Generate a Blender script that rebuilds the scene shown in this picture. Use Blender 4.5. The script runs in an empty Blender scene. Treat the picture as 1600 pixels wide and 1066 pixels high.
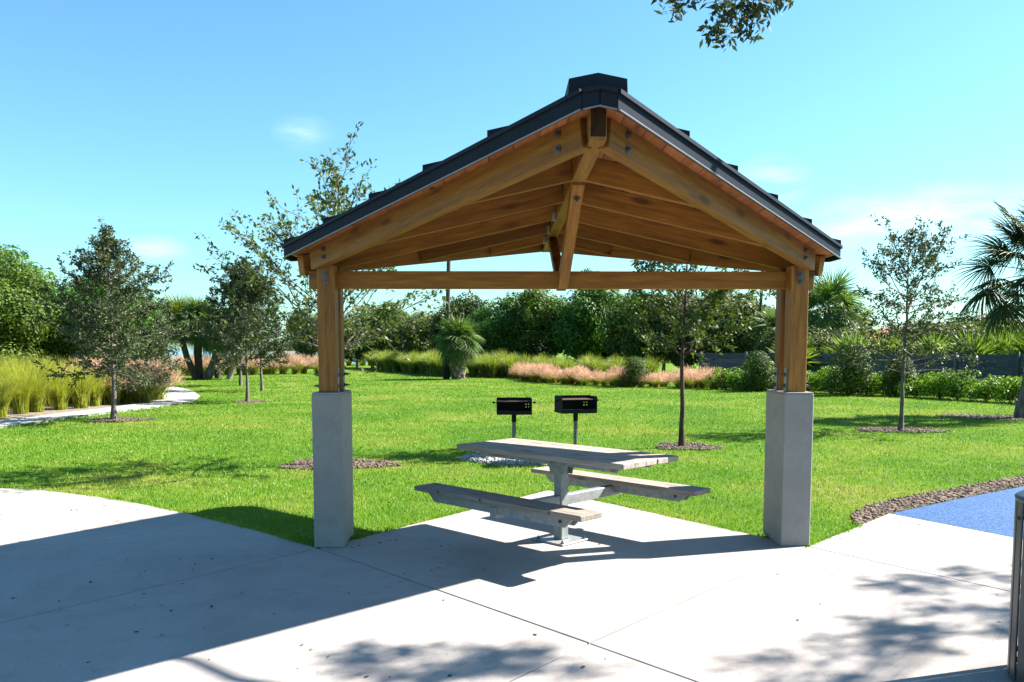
import bpy, bmesh, math, random
import numpy as np
from mathutils import Vector, Matrix, Quaternion
R = math.radians
scene = bpy.context.scene
col = scene.collection

# ------------------------------------------------------------------ camera
cam_data = bpy.data.cameras.new('camera')
cam = bpy.data.objects.new('camera', cam_data); col.objects.link(cam)
FPX, PITCH = 1301.5, 0.0783
cam_data.sensor_width = 36.0
cam_data.lens = FPX * 36.0 / 1600.0
cam_data.shift_y = (545 + FPX * math.tan(PITCH) - 533) / 1600.0
cam_data.clip_start = 0.05; cam_data.clip_end = 9000
cam.location = (0, 0, 1.6)
cam.rotation_euler = (math.pi / 2 - PITCH, 0, 0)
scene.camera = cam

# ------------------------------------------------------------------ sky and sun
SUN_EL = R(40.8)
SUN_AZ = math.atan2(1.11, 0.33)            # clockwise from +Y
sun_dir = Vector((math.sin(SUN_AZ) * math.cos(SUN_EL), math.cos(SUN_AZ) * math.cos(SUN_EL), math.sin(SUN_EL)))
world = bpy.data.worlds.new('World'); scene.world = world
world.use_nodes = True
wn, wl = world.node_tree.nodes, world.node_tree.links
for n in list(wn): wn.remove(n)
wo = wn.new('ShaderNodeOutputWorld'); bg = wn.new('ShaderNodeBackground')
sky = wn.new('ShaderNodeTexSky'); sky.sky_type = 'NISHITA'; sky.sun_disc = False
sky.sun_elevation = SUN_EL; sky.sun_rotation = SUN_AZ
sky.altitude = 0; sky.air_density = 1.2; sky.dust_density = 0.4; sky.ozone_density = 1.0
bg.inputs[1].default_value = 0.05
# thin fair-weather clouds, placed by direction in the sky
wtc = wn.new('ShaderNodeTexCoord')
wmap = wn.new('ShaderNodeMapping'); wmap.inputs['Scale'].default_value = (7, 7, 30)
wl.new(wtc.outputs['Generated'], wmap.inputs[0])
wnoi = wn.new('ShaderNodeTexNoise'); wnoi.inputs['Scale'].default_value = 1.0; wnoi.inputs['Detail'].default_value = 7; wnoi.inputs['Roughness'].default_value = 0.62
wl.new(wmap.outputs[0], wnoi.inputs['Vector'])
def wmath(op, a, b=None):
    m = wn.new('ShaderNodeMath'); m.operation = op
    for i, v in enumerate((a, b)):
        if v is None: continue
        if isinstance(v, (int, float)): m.inputs[i].default_value = v
        else: wl.new(v, m.inputs[i])
    return m.outputs[0]
total = None
for (px, py, wx, wy, amt) in ((1440, 342, 170, 44, 1.1), (1195, 292, 60, 40, .8), (1275, 372, 70, 28, .5), (246, 391, 48, 20, .8), (482, 217, 44, 26, .4)):
    c = Vector(((px - 800) / FPX, 1, (545 - py) / FPX))
    sub = wn.new('ShaderNodeVectorMath'); sub.operation = 'SUBTRACT'
    nrm = c.normalized(); sub.inputs[1].default_value = nrm
    wl.new(wtc.outputs['Generated'], sub.inputs[0])
    sc = wn.new('ShaderNodeVectorMath'); sc.operation = 'MULTIPLY'
    k = FPX * 0.9
    sc.inputs[1].default_value = (k / wx, k / wx, k / wy)
    wl.new(sub.outputs[0], sc.inputs[0])
    ln = wn.new('ShaderNodeVectorMath'); ln.operation = 'LENGTH'; wl.new(sc.outputs[0], ln.inputs[0])
    v = wmath('MAXIMUM', wmath('SUBTRACT', 1.0, ln.outputs['Value']), 0.0)
    v = wmath('MULTIPLY', v, amt)
    total = v if total is None else wmath('ADD', total, v)
cl = wmath('MULTIPLY', total, wmath('MAXIMUM', wmath('MULTIPLY', wmath('SUBTRACT', wnoi.outputs[0], 0.40), 5.0), 0.0))
cl = wmath('MINIMUM', wmath('MULTIPLY', cl, 0.6), 0.7)
wmix = wn.new('ShaderNodeMixRGB'); wl.new(cl, wmix.inputs[0]); 
wtint = wn.new('ShaderNodeMixRGB'); wtint.blend_type = 'MULTIPLY'; wtint.inputs[0].default_value = 1.0   # cyan colour grade over the whole sky, also dims its light
wl.new(sky.outputs[0], wtint.inputs[1]); wtint.inputs[2].default_value = (.55, .92, 1.10, 1)
wl.new(wtint.outputs[0], wmix.inputs[1])
wmix.inputs[2].default_value = (7.4, 8.4, 8.8, 1)
wl.new(wmix.outputs[0], bg.inputs[0]); wl.new(bg.outputs[0], wo.inputs[0])

sun_data = bpy.data.lights.new('sun', 'SUN'); sun_data.energy = 5.0; sun_data.angle = R(0.53); sun_data.color = (1.0, 0.925, 0.83)
sun = bpy.data.objects.new('sun', sun_data); col.objects.link(sun)
sun.rotation_euler = sun_dir.to_track_quat('Z', 'Y').to_euler()
sun.location = (20, 6, 20)
vs = scene.view_settings
vs.view_transform = 'Standard'; vs.look = 'None'; vs.gamma = 1.0; vs.exposure = 2.15
scene.render.engine = 'CYCLES'
scene.cycles.max_bounces = 6; scene.cycles.transparent_max_bounces = 4
scene.cycles.use_denoising = True

# ------------------------------------------------------------------ material helpers
KA = 1.0      # overall albedo level of the materials that follow
class NT:
    def __init__(s, name):
        s.m = bpy.data.materials.new(name); s.m.use_nodes = True
        s.t = s.m.node_tree; s.n = s.t.nodes; s.l = s.t.links
        s.b = s.n['Principled BSDF']; s.out = s.n['Material Output']
    def node(s, kind, **kw):
        n = s.n.new(kind)
        for k, v in kw.items(): n.inputs[k.replace('_', ' ')].default_value = v
        return n
    def coords(s, which='Object', scale=(1, 1, 1), rot=(0, 0, 0)):
        tc = s.n.new('ShaderNodeTexCoord'); mp = s.n.new('ShaderNodeMapping')
        mp.inputs['Scale'].default_value = scale; mp.inputs['Rotation'].default_value = rot
        s.l.new(tc.outputs[which], mp.inputs[0]); return mp.outputs[0]
    def pos(s, scale=(1, 1, 1)):
        g = s.n.new('ShaderNodeNewGeometry'); mp = s.n.new('ShaderNodeMapping'); mp.inputs['Scale'].default_value = scale
        s.l.new(g.outputs['Position'], mp.inputs[0]); return mp.outputs[0]
    def noise(s, vec, scale, detail=3, rough=.55, dist=0):
        n = s.n.new('ShaderNodeTexNoise'); n.inputs['Scale'].default_value = scale; n.inputs['Detail'].default_value = detail
        n.inputs['Roughness'].default_value = rough; n.inputs['Distortion'].default_value = dist
        s.l.new(vec, n.inputs['Vector']); return n.outputs[0]
    def ramp(s, fac, stops):
        r = s.n.new('ShaderNodeValToRGB'); e = r.color_ramp.elements
        while len(e) < len(stops): e.new(0.5)
        for el, (p, c) in zip(e, stops):
            el.position = p; el.color = (c[0] * KA, c[1] * KA, c[2] * KA, 1) if not isinstance(c, (int, float)) else (c, c, c, 1)
        s.l.new(fac, r.inputs[0]); return r.outputs[0]
    def mix(s, fac, a, b, mode='MIX'):
        m = s.n.new('ShaderNodeMixRGB'); m.blend_type = mode
        for i, v in enumerate((fac, a, b)):
            if hasattr(v, 'is_linked'): s.l.new(v, m.inputs[i])
            elif i == 0: m.inputs[0].default_value = v
            else:
                kk = 1.0 if mode == 'MULTIPLY' else KA
                m.inputs[i].default_value = (v[0] * kk, v[1] * kk, v[2] * kk, 1)
        return m.outputs[0]
    def math(s, op, a, b=0.0):
        m = s.n.new('ShaderNodeMath'); m.operation = op
        for i, v in enumerate((a, b)):
            if hasattr(v, 'is_linked'): s.l.new(v, m.inputs[i])
            else: m.inputs[i].default_value = v
        return m.outputs[0]
    def bump(s, h, strength=.3, dist=.01):
        b = s.n.new('ShaderNodeBump'); b.inputs['Strength'].default_value = strength; b.inputs['Distance'].default_value = dist
        s.l.new(h, b.inputs['Height']); s.l.new(b.outputs[0], s.b.inputs['Normal'])
    def rnd(s):
        return s.n.new('ShaderNodeObjectInfo').outputs['Random']
    def set(s, color=None, rough=None, metal=None, spec=None):
        def put(sock, v):
            if hasattr(v, 'is_linked'): s.l.new(v, s.b.inputs[sock])
            elif isinstance(v, tuple): s.b.inputs[sock].default_value = (*v, 1)
            else: s.b.inputs[sock].default_value = v
        if color is not None: put('Base Color', color)
        if rough is not None: put('Roughness', rough)
        if metal is not None: put('Metallic', metal)
        if spec is not None: put('Specular IOR Level', spec)
        return s

M = {}
def leaf_mat(key, dark, light, warm=None, trans=.35, rough=.5, scale=9, spec=.4, tt=(1.5, 1.6, .55)):
    t = NT(key)
    g = t.pos()
    f = t.noise(g, scale, 2, .7)
    stops = [(.3, dark), (.62, light)]
    if warm: stops.append((.78, warm))
    c = t.ramp(f, stops)
    f2 = t.noise(g, .6, 2)
    c = t.mix(t.math('MULTIPLY', f2, .35), c, dark)
    t.set(c, max(rough, .55), spec=.22)
    tr = t.n.new('ShaderNodeBsdfTranslucent')
    bright = t.mix(1.0, c, tt, 'MULTIPLY')
    t.l.new(bright, tr.inputs[0])
    ms = t.n.new('ShaderNodeMixShader'); ms.inputs[0].default_value = trans
    t.l.new(t.b.outputs[0], ms.inputs[1]); t.l.new(tr.outputs[0], ms.inputs[2]); t.l.new(ms.outputs[0], t.out.inputs[0])
    M[key] = t.m
leaf_mat('oak_leaf', (.026, .038, .018), (.078, .100, .046), (.15, .165, .085), .16, .38, 12, .5)
leaf_mat('oak_leaf_warm', (.030, .050, .012), (.095, .128, .030), (.20, .20, .06), .24, .38, 12, .5)
leaf_mat('dense_leaf', (.016, .052, .006), (.070, .160, .016), (.16, .25, .035), .22, .42, 3)
leaf_mat('dense_leaf_light', (.028, .055, .007), (.085, .145, .016), (.15, .205, .03), .28, .42, 3)
leaf_mat('dense_leaf_dark', (.012, .028, .007), (.036, .066, .014), (.06, .09, .02), .2, .45, 3)
leaf_mat('hedge_leaf', (.045, .100, .010), (.16, .28, .025), (.30, .40, .05), .3, .32, 7, .6)
leaf_mat('cypress_leaf', (.018, .040, .006), (.055, .10, .012), None, .2, .6, 6)
leaf_mat('palm_leaf', (.035, .075, .016), (.12, .19, .05), (.21, .28, .09), .25, .38, 5, .5)
leaf_mat('palm_leaf_dark', (.012, .028, .006), (.035, .062, .014), (.06, .09, .022), .15, .45, 5)
leaf_mat('palm_leaf_yellow', (.06, .09, .012), (.18, .22, .03), (.28, .28, .06), .3, .4, 5, .5)
leaf_mat('palmetto_leaf', (.04, .085, .015), (.15, .22, .04), (.26, .31, .09), .3, .35, 5, .6)
leaf_mat('fountain_leaf', (.13, .165, .020), (.33, .34, .055), (.50, .44, .14), .4, .5, 6)
leaf_mat('cordgrass_leaf', (.09, .13, .025), (.24, .28, .065), (.38, .38, .13), .35, .5, 4)
leaf_mat('muhly_leaf', (.11, .14, .025), (.27, .28, .06), (.42, .36, .12), .4, .55, 6)
leaf_mat('muhly_plume', (.40, .265, .19), (.52, .37, .275), (.57, .46, .33), .7, .7, 4, .1, (1.05, .95, .82))
leaf_mat('dry_leaf', (.012, .008, .005), (.06, .04, .022), (.14, .09, .05), .15, .7, 40)

def wood_mat(key, dark, mid, light, knot=(.06, .02, .008), grain=1.0, rough=.55):
    t = NT(key)
    tc = t.n.new('ShaderNodeTexCoord'); oi = t.rnd()
    add = t.n.new('ShaderNodeVectorMath'); add.operation = 'ADD'
    t.l.new(tc.outputs['Object'], add.inputs[0])
    cmb = t.n.new('ShaderNodeCombineXYZ'); t.l.new(t.math('MULTIPLY', oi, 37.0), cmb.inputs[0]); t.l.new(t.math('MULTIPLY', oi, 11.0), cmb.inputs[1])
    t.l.new(cmb.outputs[0], add.inputs[1])
    def mp(sc):
        m = t.n.new('ShaderNodeMapping'); m.inputs['Scale'].default_value = sc; t.l.new(add.outputs[0], m.inputs[0]); return m.outputs[0]
    g1 = t.noise(mp((1.2, 14, 14)), 2.0, 4, .6, .6)
    g2 = t.noise(mp((3, 70, 70)), 3.0, 2, .6)
    f = t.math('ADD', t.math('MULTIPLY', g1, .72), t.math('MULTIPLY', g2, .28))
    c = t.ramp(f, [(.30, dark), (.48, mid), (.68, light)])
    tone = t.math('ADD', t.math('MULTIPLY', oi, .45), .72)
    c = t.mix(1.0, c, tone, 'MULTIPLY')
    vo = t.n.new('ShaderNodeTexVoronoi'); vo.inputs['Scale'].default_value = 1.0
    t.l.new(mp((1.9, 6.0, 6.0)), vo.inputs['Vector'])
    kf = t.ramp(vo.outputs['Distance'], [(.09, 1.0), (.20, 0.0)])
    c = t.mix(t.math('MULTIPLY', kf, .85), c, knot)
    t.set(c, rough, spec=.3)
    t.bump(g2, .25, .004)
    M[key] = t.m
wood_mat('timber', (.115, .042, .006), (.195, .080, .0115), (.285, .128, .021))
wood_mat('deck_board', (.22, .075, .024), (.33, .125, .045), (.42, .18, .075), grain=1.0)
KA = .77
wood_mat('weathered_wood', (.19, .155, .125), (.32, .275, .235), (.44, .39, .345), knot=(.12, .09, .07), rough=.8)
wood_mat('fence_wood', (.05, .055, .062), (.095, .105, .12), (.16, .17, .185), knot=(.03, .03, .03), rough=.85)
wood_mat('pole_wood', (.035, .028, .024), (.07, .055, .046), (.10, .085, .07), rough=.9)

def bark_mat(key, a, b, scale=14):
    t = NT(key); v = t.coords('Object', (1, 1, .35))
    f = t.noise(v, scale, 5, .65, .4); c = t.ramp(f, [(.3, a), (.7, b)]); t.set(c, .9, spec=.2); t.bump(f, .8, .02); M[key] = t.m
bark_mat('end_shade', (.018, .007, .003), (.05, .018, .007), 20)  # very dark brown, shade of the ridge ends put into the colour
bark_mat('oak_bark', (.06, .05, .042), (.23, .20, .17))
bark_mat('dark_bark', (.035, .025, .018), (.13, .085, .06))
bark_mat('palm_bark', (.07, .055, .045), (.26, .22, .18), 9)
bark_mat('pale_bark', (.16, .13, .11), (.42, .38, .33), 10)
bark_mat('boot_bark', (.22, .15, .10), (.50, .40, .30), 8)

t = NT('concrete'); v = t.pos()
f1 = t.noise(v, .9, 5, .6, .5); f2 = t.noise(v, 60, 3, .7); f3 = t.noise(v, 5, 4, .65)
c = t.ramp(f1, [(.28, (.305, .277, .256)), (.50, (.39, .358, .336)), (.72, (.435, .404, .382))])
c = t.mix(t.ramp(f3, [(.54, 0.0), (.78, .55)]), c, (.235, .222, .20))
f4 = t.noise(v, 1.7, 6, .72, 1.2); c = t.mix(t.ramp(f4, [(.60, 0.0), (.72, .45)]), c, (.21, .20, .18))
vo = t.n.new('ShaderNodeTexVoronoi'); vo.feature = 'DISTANCE_TO_EDGE'; vo.inputs['Scale'].default_value = .55
vd = t.n.new('ShaderNodeVectorMath'); vd.operation = 'ADD'; nz = t.n.new('ShaderNodeTexNoise'); nz.inputs['Scale'].default_value = 2.2; t.l.new(v, nz.inputs['Vector'])
t.l.new(v, vd.inputs[0]); t.l.new(nz.outputs['Color'], vd.inputs[1]); t.l.new(vd.outputs[0], vo.inputs['Vector'])
cr = t.math('MULTIPLY', t.ramp(vo.outputs['Distance'], [(.0, .55), (.0035, 0.0)]), t.ramp(t.noise(v, .5, 2), [(.5, 0.0), (.6, 1.0)])); c = t.mix(cr, c, (.12, .11, .10))
c = t.mix(t.ramp(f2, [(.40, .28), (.56, 0.0)]), c, (.24, .23, .215))
oi = t.rnd(); c = t.mix(1.0, c, t.math('ADD', t.math('MULTIPLY', oi, .06), .95), 'MULTIPLY')
t.set(c, .82, spec=.25); t.bump(t.math('ADD', f2, t.math('MULTIPLY', f3, .5)), .18, .006); M['concrete'] = t.m
t = NT('joint_dirt'); v = t.pos(); f = t.noise(v, 30, 3); t.set(t.ramp(f, [(.35, (.035, .03, .024)), (.7, (.14, .115, .085))]), .95); M['joint_dirt'] = t.m
t = NT('path_concrete'); v = t.pos(); f = t.noise(v, 2, 4); t.set(t.ramp(f, [(.3, (.38, .365, .34)), (.7, (.45, .445, .43))]), .85, spec=.2); M['path_concrete'] = t.m
t = NT('pier_stucco'); v = t.coords(); f = t.noise(v, 140, 3, .7); g = t.noise(v, 2.5, 4)
t.set(t.mix(t.math('MULTIPLY', t.ramp(t.noise(v, 7, 5, .7), [(.5, 0.0), (.75, .8)]), .9), t.ramp(g, [(.3, (.29, .282, .266)), (.7, (.35, .342, .324))]), (.24, .23, .212)), .9, spec=.2); pit = t.n.new('ShaderNodeTexVoronoi'); pit.inputs['Scale'].default_value = 26; t.l.new(v, pit.inputs['Vector'])
t.bump(t.math('ADD', f, t.ramp(pit.outputs['Distance'], [(.05, 0.0), (.14, 1.0)])), .5, .004); M['pier_stucco'] = t.m

def metal_mat(key, c1, c2, rough=.45, metal=0.0, scale=6, spec=.5, bump=0):
    t = NT(key); v = t.coords(); f = t.noise(v, scale, 4, .65); t.set(t.ramp(f, [(.3, c1), (.7, c2)]), rough, metal, spec)
    if bump: t.bump(f, bump, .003)
    M[key] = t.m
metal_mat('roof_steel', (.011, .015, .027), (.017, .023, .036), .55, 0.0, 4, .1)
metal_mat('fascia_steel', (.013, .019, .031), (.018, .026, .040), .6, 0.0, 4, .05)
metal_mat('drip_steel', (.16, .17, .19), (.22, .23, .25), .4, .1, 4)
metal_mat('galvanized', (.22, .235, .24), (.36, .38, .385), .5, .35, 18)
metal_mat('bolt_steel', (.09, .085, .08), (.17, .165, .155), .45, .7, 30)
metal_mat('pipe_steel', (.10, .11, .11), (.17, .18, .175), .5, .4, 18)
metal_mat('black_iron', (.004, .004, .0045), (.012, .0105, .010), .7, .1, 20, .25)
metal_mat('rusty_grate', (.03, .012, .008), (.08, .03, .016), .85, .1, 30)
metal_mat('bin_steel', (.055, .06, .068), (.085, .092, .10), .42, .2, 10)
t = NT('rubber_blue'); v = t.pos(); f = t.noise(v, 55, 2, .85); g = t.noise(v, 1.4, 3)
t.set(t.mix(t.math('MULTIPLY', g, .3), t.ramp(f, [(.40, (.002, .020, .085)), (.52, (.010, .075, .24)), (.64, (.05, .20, .46))]), (.007, .052, .17)), .8, spec=.3); t.bump(f, .7, .006); M['rubber_blue'] = t.m

KA = 1.0
t = NT('lawn_soil'); v = t.pos()
f1 = t.noise(v, .35, 4, .6, .4); f2 = t.noise(v, 8, 4, .7); f3 = t.noise(v, 45, 2, .7)
c = t.ramp(f1, [(.38, (.065, .150, .008)), (.50, (.10, .19, .012)), (.66, (.20, .22, .040))])
c = t.mix(t.ramp(f2, [(.35, .55), (.6, 0.0)]), c, (.055, .135, .010))
c = t.mix(t.ramp(f3, [(.35, .5), (.6, 0.0)]), c, (.05, .10, .012))
t.set(c, .9, spec=.1); t.bump(f3, 1.0, .04); M['lawn_soil'] = t.m
t = NT('lawn_blade'); v = t.pos()
f1 = t.noise(v, .35, 4, .6, .4); f2 = t.noise(v, 14, 2, .8); f3 = t.noise(v, 1.6, 3, .6)
c = t.ramp(f1, [(.38, (.080, .190, .008)), (.50, (.118, .235, .011)), (.66, (.23, .275, .042))])
c = t.mix(t.ramp(f2, [(.35, .45), (.62, 0.0)]), c, (.060, .165, .008))
c = t.mix(t.ramp(f3, [(.55, 0.0), (.75, .55)]), c, (.34, .34, .09))
t.set(c, .5, spec=.3)
tr = t.n.new('ShaderNodeBsdfTranslucent'); t.l.new(t.mix(1.0, c, (1.3, 1.3, .6), 'MULTIPLY'), tr.inputs[0])
ms = t.n.new('ShaderNodeMixShader'); ms.inputs[0].default_value = .35
t.l.new(t.b.outputs[0], ms.inputs[1]); t.l.new(tr.outputs[0], ms.inputs[2]); t.l.new(ms.outputs[0], t.out.inputs[0]); M['lawn_blade'] = t.m
KA = .77
t = NT('mulch_soil'); v = t.pos(); f = t.noise(v, 25, 4, .7); t.set(t.ramp(f, [(.3, (.05, .032, .02)), (.7, (.20, .14, .10))]), .95); t.bump(f, .8, .03); M['mulch_soil'] = t.m
t = NT('bed_soil'); v = t.pos(); f = t.noise(v, 9, 4, .7); t.set(t.ramp(f, [(.3, (.09, .065, .04)), (.7, (.30, .25, .19))]), .95); t.bump(f, .8, .03); M['bed_soil'] = t.m
t = NT('mulch_chip'); v = t.pos(); f = t.noise(v, 18, 3, .8); t.set(t.ramp(f, [(.30, (.025, .015, .010)), (.5, (.105, .068, .048)), (.72, (.30, .23, .18))]), .9); M['mulch_chip'] = t.m
t = NT('gravel'); v = t.pos(); f = t.noise(v, 22, 2, .8); t.set(t.ramp(f, [(.3, (.26, .26, .26)), (.7, (.46, .46, .455))]), .85); M['gravel'] = t.m
t = NT('water'); v = t.pos((1, .25, 1)); f = t.noise(v, .6, 3); t.set((.05, .17, .26), .18, spec=.5); t.bump(f, .35, .3); M['water'] = t.m
t = NT('house_wall'); t.set((.48, .40, .33), .9); M['house_wall'] = t.m
t = NT('roof_tile'); v = t.pos(); f = t.noise(v, 4, 3); t.set(t.ramp(f, [(.3, (.24, .075, .04)), (.7, (.40, .15, .09))]), .85); M['roof_tile'] = t.m
t = NT('window_glass'); t.set((.03, .04, .05), .08); M['window_glass'] = t.m

# ------------------------------------------------------------------ object helpers
def tag(o, label=None, cat=None, group=None, kind=None):
    if label: o['label'] = label
    if cat: o['category'] = cat
    if group: o['group'] = group
    if kind: o['kind'] = kind
    return o
def empty(name, loc=(0, 0, 0), rz=0.0):
    o = bpy.data.objects.new(name, None); col.objects.link(o); o.location = loc; o.rotation_euler.z = rz; o.empty_display_size = .2
    return o
def thing(name, label, cat, loc=(0, 0, 0), rz=0.0, group=None):
    return tag(empty(name, loc, rz), label, cat, group)
def link(name, me, parent=None):
    o = bpy.data.objects.new(name, me); col.objects.link(o)
    if parent is not None: o.parent = parent
    return o
def mesh_np(name, V, F, mat, smooth=False):
    """V (n,3) float, F (m,k) int, all faces with k corners"""
    V = np.ascontiguousarray(V, dtype=np.float32); F = np.ascontiguousarray(F, dtype=np.int32)
    me = bpy.data.meshes.new(name)
    me.vertices.add(len(V)); me.vertices.foreach_set('co', V.ravel())
    m, k = F.shape
    me.loops.add(m * k); me.loops.foreach_set('vertex_index', F.ravel())
    me.polygons.add(m); me.polygons.foreach_set('loop_start', np.arange(0, m * k, k, dtype=np.int32))
    me.polygons.foreach_set('loop_total', np.full(m, k, dtype=np.int32))
    if smooth: me.polygons.foreach_set('use_smooth', np.ones(m, dtype=bool))
    me.update(calc_edges=True)
    me.materials.append(M[mat] if isinstance(mat, str) else mat)
    return me
def pymesh(name, V, F, mat, smooth=False):
    me = bpy.data.meshes.new(name); me.from_pydata([tuple(v) for v in V], [], F); me.update()
    if smooth: me.polygons.foreach_set('use_smooth', np.ones(len(me.polygons), dtype=bool))
    me.materials.append(M[mat]); return me
def bm_mesh(name, bm, mat, smooth=False):
    me = bpy.data.meshes.new(name); bm.normal_update(); bm.to_mesh(me); bm.free()
    if smooth: me.polygons.foreach_set('use_smooth', np.ones(len(me.polygons), dtype=bool))
    me.materials.append(M[mat]); return me
def box_bm(sx, sy, sz, bev=0.0, center=(0, 0, 0), bm=None):
    own = bm is None
    if own: bm = bmesh.new()
    r = bmesh.ops.create_cube(bm, size=1.0)
    for v in r['verts']: v.co = Vector((v.co.x * sx + center[0], v.co.y * sy + center[1], v.co.z * sz + center[2]))
    if bev:
        es = list({e for v in r['verts'] for e in v.link_edges})
        bmesh.ops.bevel(bm, geom=es, offset=bev, segments=1, affect='EDGES')
    return bm
def box(name, sx, sy, sz, loc, mat, parent=None, bev=.003, rz=0.0):
    o = link(name, bm_mesh(name, box_bm(sx, sy, sz, bev), mat), parent); o.location = loc; o.rotation_euler.z = rz
    return o
def beam(name, p0, p1, w, h, mat, parent=None, bev=.004):
    """timber with its length along local X from p0 to p1 (centre line), width w across, height h"""
    p0, p1 = Vector(p0), Vector(p1); d = p1 - p0; L = d.length; x = d.normalized()
    up = Vector((0, 0, 1))
    if abs(x.z) > .98: up = Vector((0, 1, 0))
    y = up.cross(x).normalized(); z = x.cross(y)
    o = link(name, bm_mesh(name, box_bm(L, w, h, bev), mat), parent)
    mt = Matrix((x, y, z)).transposed().to_4x4(); mt.translation = (p0 + p1) / 2
    o.matrix_local = mt
    return o
def prism_mesh(name, poly, z0, z1, mat, zf=None):
    """vertical prism over a plan polygon; zf(x,y) offset added to both faces"""
    zf = zf or (lambda x, y: 0.0)
    n = len(poly); V = [(x, y, z0 + zf(x, y)) for x, y in poly] + [(x, y, z1 + zf(x, y)) for x, y in poly]
    a = sum(poly[i][0] * poly[(i + 1) % n][1] - poly[(i + 1) % n][0] * poly[i][1] for i in range(n))
    up = list(range(n, 2 * n)); dn = list(range(n))[::-1]
    F = [up, dn] + [[i, (i + 1) % n, n + (i + 1) % n, n + i] for i in range(n)]
    if a < 0: F = [f[::-1] for f in F]
    return pymesh(name, V, F, mat)
def tube_np(pts, rad, sides=7):
    pts = np.asarray(pts, float); n = len(pts); rad = np.broadcast_to(np.asarray(rad, float), (n,))
    tan = np.gradient(pts, axis=0); tan /= np.linalg.norm(tan, axis=1)[:, None] + 1e-9
    ref = np.tile(np.array([1.0, 0.13, 0.07]), (n, 1))
    bad = np.abs((tan * ref).sum(1)) > .9; ref[bad] = (0.1, 1, 0.05)
    a = np.cross(tan, ref); a /= np.linalg.norm(a, axis=1)[:, None]; b = np.cross(tan, a)
    th = np.linspace(0, 2 * np.pi, sides, endpoint=False)
    V = pts[:, None, :] + rad[:, None, None] * (np.cos(th)[None, :, None] * a[:, None, :] + np.sin(th)[None, :, None] * b[:, None, :])
    i = np.arange(n - 1)[:, None] * sides; j = np.arange(sides)[None, :]; j2 = (j + 1) % sides
    F = np.stack([i + j, i + j2, i + sides + j2, i + sides + j], -1).reshape(-1, 4)
    return V.reshape(-1, 3), F
class Acc:
    def __init__(s): s.V = []; s.F = []; s.n = 0
    def add(s, V, F): s.V.append(V); s.F.append(F + s.n); s.n += len(V)
    def mesh(s, name, mat, smooth=False): return mesh_np(name, np.concatenate(s.V), np.concatenate(s.F), mat, smooth)
def unit(a): return a / (np.linalg.norm(a, axis=-1, keepdims=True) + 1e-9)
def leaf_quads(P, N, D, L, W):
    """diamond leaves at P, with normals N, pointing along D, length L, width W"""
    D = unit(D - N * (D * N).sum(1)[:, None]); S = np.cross(N, D)
    L = L[:, None]; W = W[:, None]
    v0 = P; v1 = P + D * L * .45 + S * W * .5 + N * W * .12; v2 = P + D * L; v3 = P + D * L * .45 - S * W * .5 + N * W * .12
    V = np.stack([v0, v1, v2, v3], 1).reshape(-1, 3)
    F = np.arange(len(P) * 4).reshape(-1, 4)
    return V, F
def bolt(name, loc, normal, parent, r=.022, proud=.018, mat='bolt_steel'):
    """washer with a hexagonal nut and a stub of thread"""
    bm = bmesh.new()
    bmesh.ops.create_cone(bm, cap_ends=True, segments=14, radius1=r, radius2=r, depth=.005, matrix=Matrix.Translation((0, 0, .0025)))
    bmesh.ops.create_cone(bm, cap_ends=True, segments=6, radius1=r * .62, radius2=r * .58, depth=proud * .7, matrix=Matrix.Translation((0, 0, .005 + proud * .35)))
    bmesh.ops.create_cone(bm, cap_ends=True, segments=8, radius1=r * .3, radius2=r * .26, depth=proud * .5, matrix=Matrix.Translation((0, 0, .005 + proud * .9)))
    o = link(name, bm_mesh(name, bm, mat), parent)
    o.location = loc; o.rotation_euler = Vector(normal).to_track_quat('Z', 'Y').to_euler()
    return o

# ------------------------------------------------------------------ ground, water, paving
SX, SY = .41, 6.876
S = Vector((SX, SY, 0))
def grid_ground():
    # one sheet, gently rolling far away only
    poly = [(-420, -60), (420, -60), (420, 900), (25, 900), (2, 92), (-16, 92), (-38, 90), (-300, 700), (-420, 700)]
    me = prism_mesh('lawn', poly, -1.6, -.025, 'lawn_soil')
    return me
lawn = tag(link('lawn', grid_ground()), kind='structure')
water = tag(link('water', pymesh('water', [(-6000, 40, -.9), (6000, 40, -.9), (6000, 7000, -.9), (-6000, 7000, -.9)], [[0, 1, 2, 3]], 'water')), kind='structure')

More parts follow.
